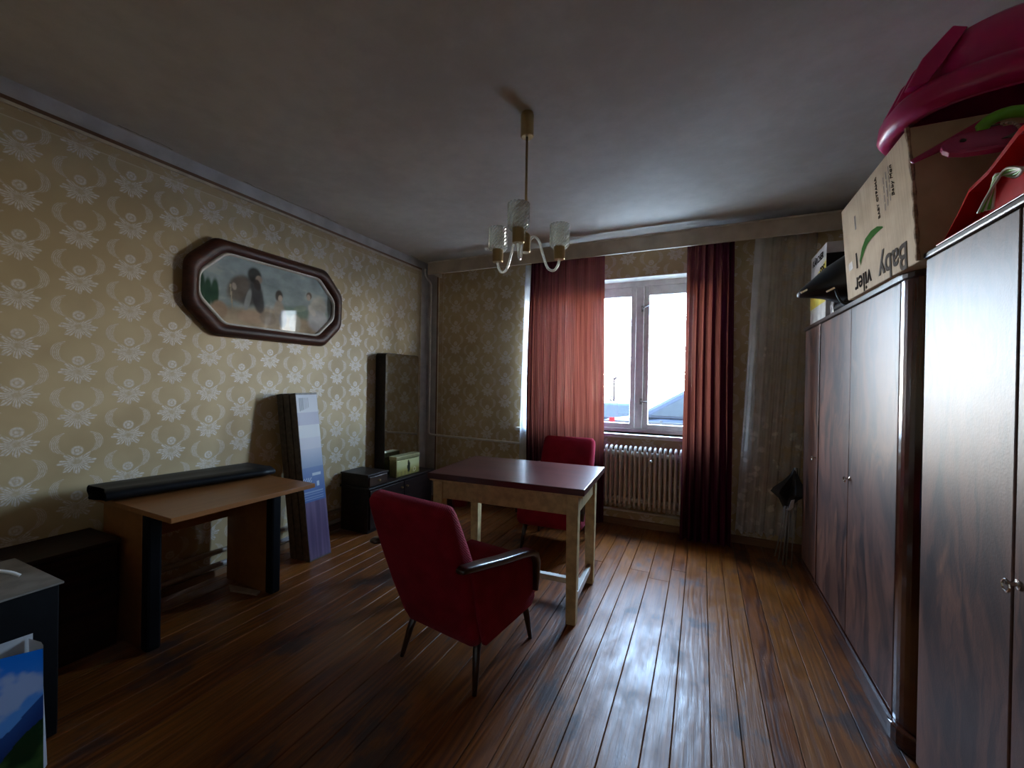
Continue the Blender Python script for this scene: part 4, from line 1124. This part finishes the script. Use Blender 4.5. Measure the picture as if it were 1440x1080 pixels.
# ------------------------------------------------------------------ folded umbrella at the wardrobe's end
um = empty('umbrella', (.60, 3.83, 0)); tag(um, 'broken black umbrella with bare metal ribs, hanging between lace curtain and wardrobe', 'umbrella')
mat_umb = plain('black_umbrella_cloth', (.010, .010, .012), .55, .3, 30)
mat_rib = Mat('umbrella_rib_steel', (.30, .29, .27), .4, .6).m
T = Vector((.065, -.02, .735)); Bc = Vector((.01, -.02, .42))
MB().tube([tuple(T), (.062, -.02, .62), (.04, -.03, .45), (.0, -.02, .06)], [.012, .010, .008, .006], 8).build('shaft', mat_steel, um, smooth=True)
rings = []
for s_, r_, fl_ in [(0, .014, 0), (.15, .022, .1), (.35, .045, .3), (.55, .078, .45), (.66, .085, .5), (.8, .05, .3), (1, .02, .1)]:
    c_ = T + (Bc - T) * (s_ * 1.0) + Vector((0, 0, -.0))
    rings.append([(c_.x + r_ * (1 + fl_ * (1 if k % 2 else -1)) * math.cos(2 * PI * k / 14), c_.y + .6 * r_ * (1 + fl_ * (1 if k % 2 else -1)) * math.sin(2 * PI * k / 14), c_.z + .03 * fl_ * (1 if k % 2 else -1)) for k in range(14)])
MB().loft(rings).build('canopy', mat_umb, um)
MB().loft([[(.028, -.095, .50), (.05, -.092, .51), (.05, -.088, .51), (.028, -.09, .50)], [(.01, -.10, .44), (.04, -.098, .45), (.04, -.094, .45), (.01, -.096, .44)], [(-.005, -.09, .425), (.02, -.09, .42), (.02, -.086, .42), (-.005, -.086, .425)]]).build('care_tag', plain('white_tag', (.45, .43, .42), .6), um)
for k, (xa, xb, zb, yb) in enumerate(((-.005, -.062, .035, -.02), (.0, -.045, .012, -.07), (.012, -.022, .004, -.10), (.028, .002, .004, -.09), (.05, .032, .003, -.12))):
    MB().tube([(xa, -.03 - .008 * k, .44), ((xa + xb) / 2 + .004, (-.03 + yb) / 2, .22), (xb, yb, zb)], [.0035, .0035, .005], 6).build('rib', mat_rib, um, smooth=True)

# ------------------------------------------------------------------ outside the window
def gz(y): return -.28 - max(0, y - 6) * .045
Mgr = plain('pale_pavement', (.46, .45, .44), .9, .15, 2)
gm = MB().grid(lambda u, v: (-40 + 80 * u, 4.6 + 70 * v * v, gz(4.6 + 70 * v * v)), 8, 30)
struct(gm.build('ground_outside', Mgr, recalc=False), 'pale paved ground outside the window')
mat_tire = plain('tire_rubber', (.02, .02, .02), .8)
mat_cglass = plain('car_glass', (.006, .008, .010), .3, spec=.1)
def car(x, y, rz, s_, paint, label):
    e_ = empty('parked_car', (x, y, gz(y)), rz); tag(e_, label, 'car')
    lower = [(-2.1, .28), (2.1, .28), (2.15, .60), (2.05, .85), (1.0, .95), (-.9, .95), (-2.0, .80), (-2.15, .55)]
    MB().prism([(a * s_, b * s_) for a, b in lower], 'y', -.85 * s_, .85 * s_).build('body', paint, e_, bevel=.08, seg=3)
    lo = [(-1.75, .955), (1.85, .955)]; 
    MB().hexa([(-1.35 * s_, -.80 * s_, .93 * s_), (1.75 * s_, -.80 * s_, .93 * s_), (1.75 * s_, .80 * s_, .93 * s_), (-1.35 * s_, .80 * s_, .93 * s_)],
              [(-.45 * s_, -.66 * s_, 1.46 * s_), (1.25 * s_, -.66 * s_, 1.46 * s_), (1.25 * s_, .66 * s_, 1.46 * s_), (-.45 * s_, .66 * s_, 1.46 * s_)]).build('cabin', paint, e_, bevel=.10, seg=3)
    for s2 in (-1, 1):
        for q in ([(-1.02, 1.0), (.12, 1.0), (.12, 1.38), (-.42, 1.38)], [(.22, 1.0), (1.42, 1.0), (1.12, 1.38), (.22, 1.38)]):
            lean_ = lambda z_: (.80 - (z_ - .93) / .53 * .14) + .006
            MB().add([(a * s_, s2 * lean_(b) * s_, b * s_) for a, b in q] + [(a * s_, s2 * (lean_(b) - .03) * s_, b * s_) for a, b in q], [(0, 1, 2, 3), (7, 6, 5, 4), (0, 4, 5, 1), (1, 5, 6, 2), (2, 6, 7, 3), (3, 7, 4, 0)]).build('side_window', mat_cglass, e_)
        for wx in (-1.35, 1.35):
            MB().lathe([(0, 0), (.20, 0), (.30, .01), (.32, .04), (.32, .18), (.30, .2), (0, .2)], seg=20, M=Matrix.Translation((wx * s_, s2 * .87 * s_, .32 * s_)) @ Matrix.Rotation(s2 * PI / 2, 4, 'X')).build('wheel', mat_tire, e_)
        MB().box(-2.16 * s_, -2.06 * s_, (s2 * .62 - .16) * s_, (s2 * .62 + .16) * s_, .62 * s_, .74 * s_).build('headlight', mat_white_paint, e_, bevel=.02)
    return e_
car(.38, 9.0, 0, 1.20, plain('slate_blue_paint', (.006, .008, .013), .6, spec=.08), 'dark blue car parked outside, seen through the right-hand pane')
car(-2.9, 13.5, .05, .95, plain('grey_blue_paint', (.010, .014, .018), .6, spec=.08), 'grey-blue car far outside, seen through the window beside the red curtain')
fe = empty('street_fence', (-2.2, 7.2, gz(7.2))); tag(fe, 'low metal railing outside the window with a red sign', 'fence')
mat_fence = plain('fence_grey', (.012, .012, .013), .7, spec=.1)
for k in range(7):
    MB().tube([(-2.4 + .8 * k, 0, 0), (-2.4 + .8 * k, 0, 1.10)], .022, 8).build('post', mat_fence, fe)
for z_ in (.35, .72, 1.06):
    MB().tube([(-2.5, 0, z_), (2.5, 0, z_)], .016, 8).build('rail', mat_fence, fe)
MB().box(.76, .86, -.03, -.018, .95, 1.12).build('sign', plain('sign_red', (.05, .003, .003), .7, spec=.05), fe)
mat_bark = plain('bare_bark', (.012, .010, .009), .9, spec=0.0)
rt = random.Random(21)
for (tx, ty, th_, lab) in ((-4.6, 24, 3.6, 'bare leafless tree far outside the left-hand pane'), (-.4, 27, 3.4, 'bare leafless tree far outside behind the dark blue car')):
    e_ = empty('bare_tree', (tx, ty, gz(ty))); tag(e_, lab, 'tree')
    MB().tube([(0, 0, 0), (.05, 0, th_ * .5), (-.05, .05, th_)], [.10, .07, .02], 8).build('trunk', mat_bark, e_)
    for k in range(12):
        a = rt.uniform(0, 6.28); z_ = th_ * rt.uniform(.35, .9); l_ = rt.uniform(.6, 1.3)
        MB().tube([(0, 0, z_), (math.cos(a) * l_ * .5, math.sin(a) * l_ * .5, z_ + l_ * .4), (math.cos(a + .3) * l_, math.sin(a + .3) * l_, z_ + l_ * .9)], [.03, .02, .006], 5).build('branch', mat_bark, e_)
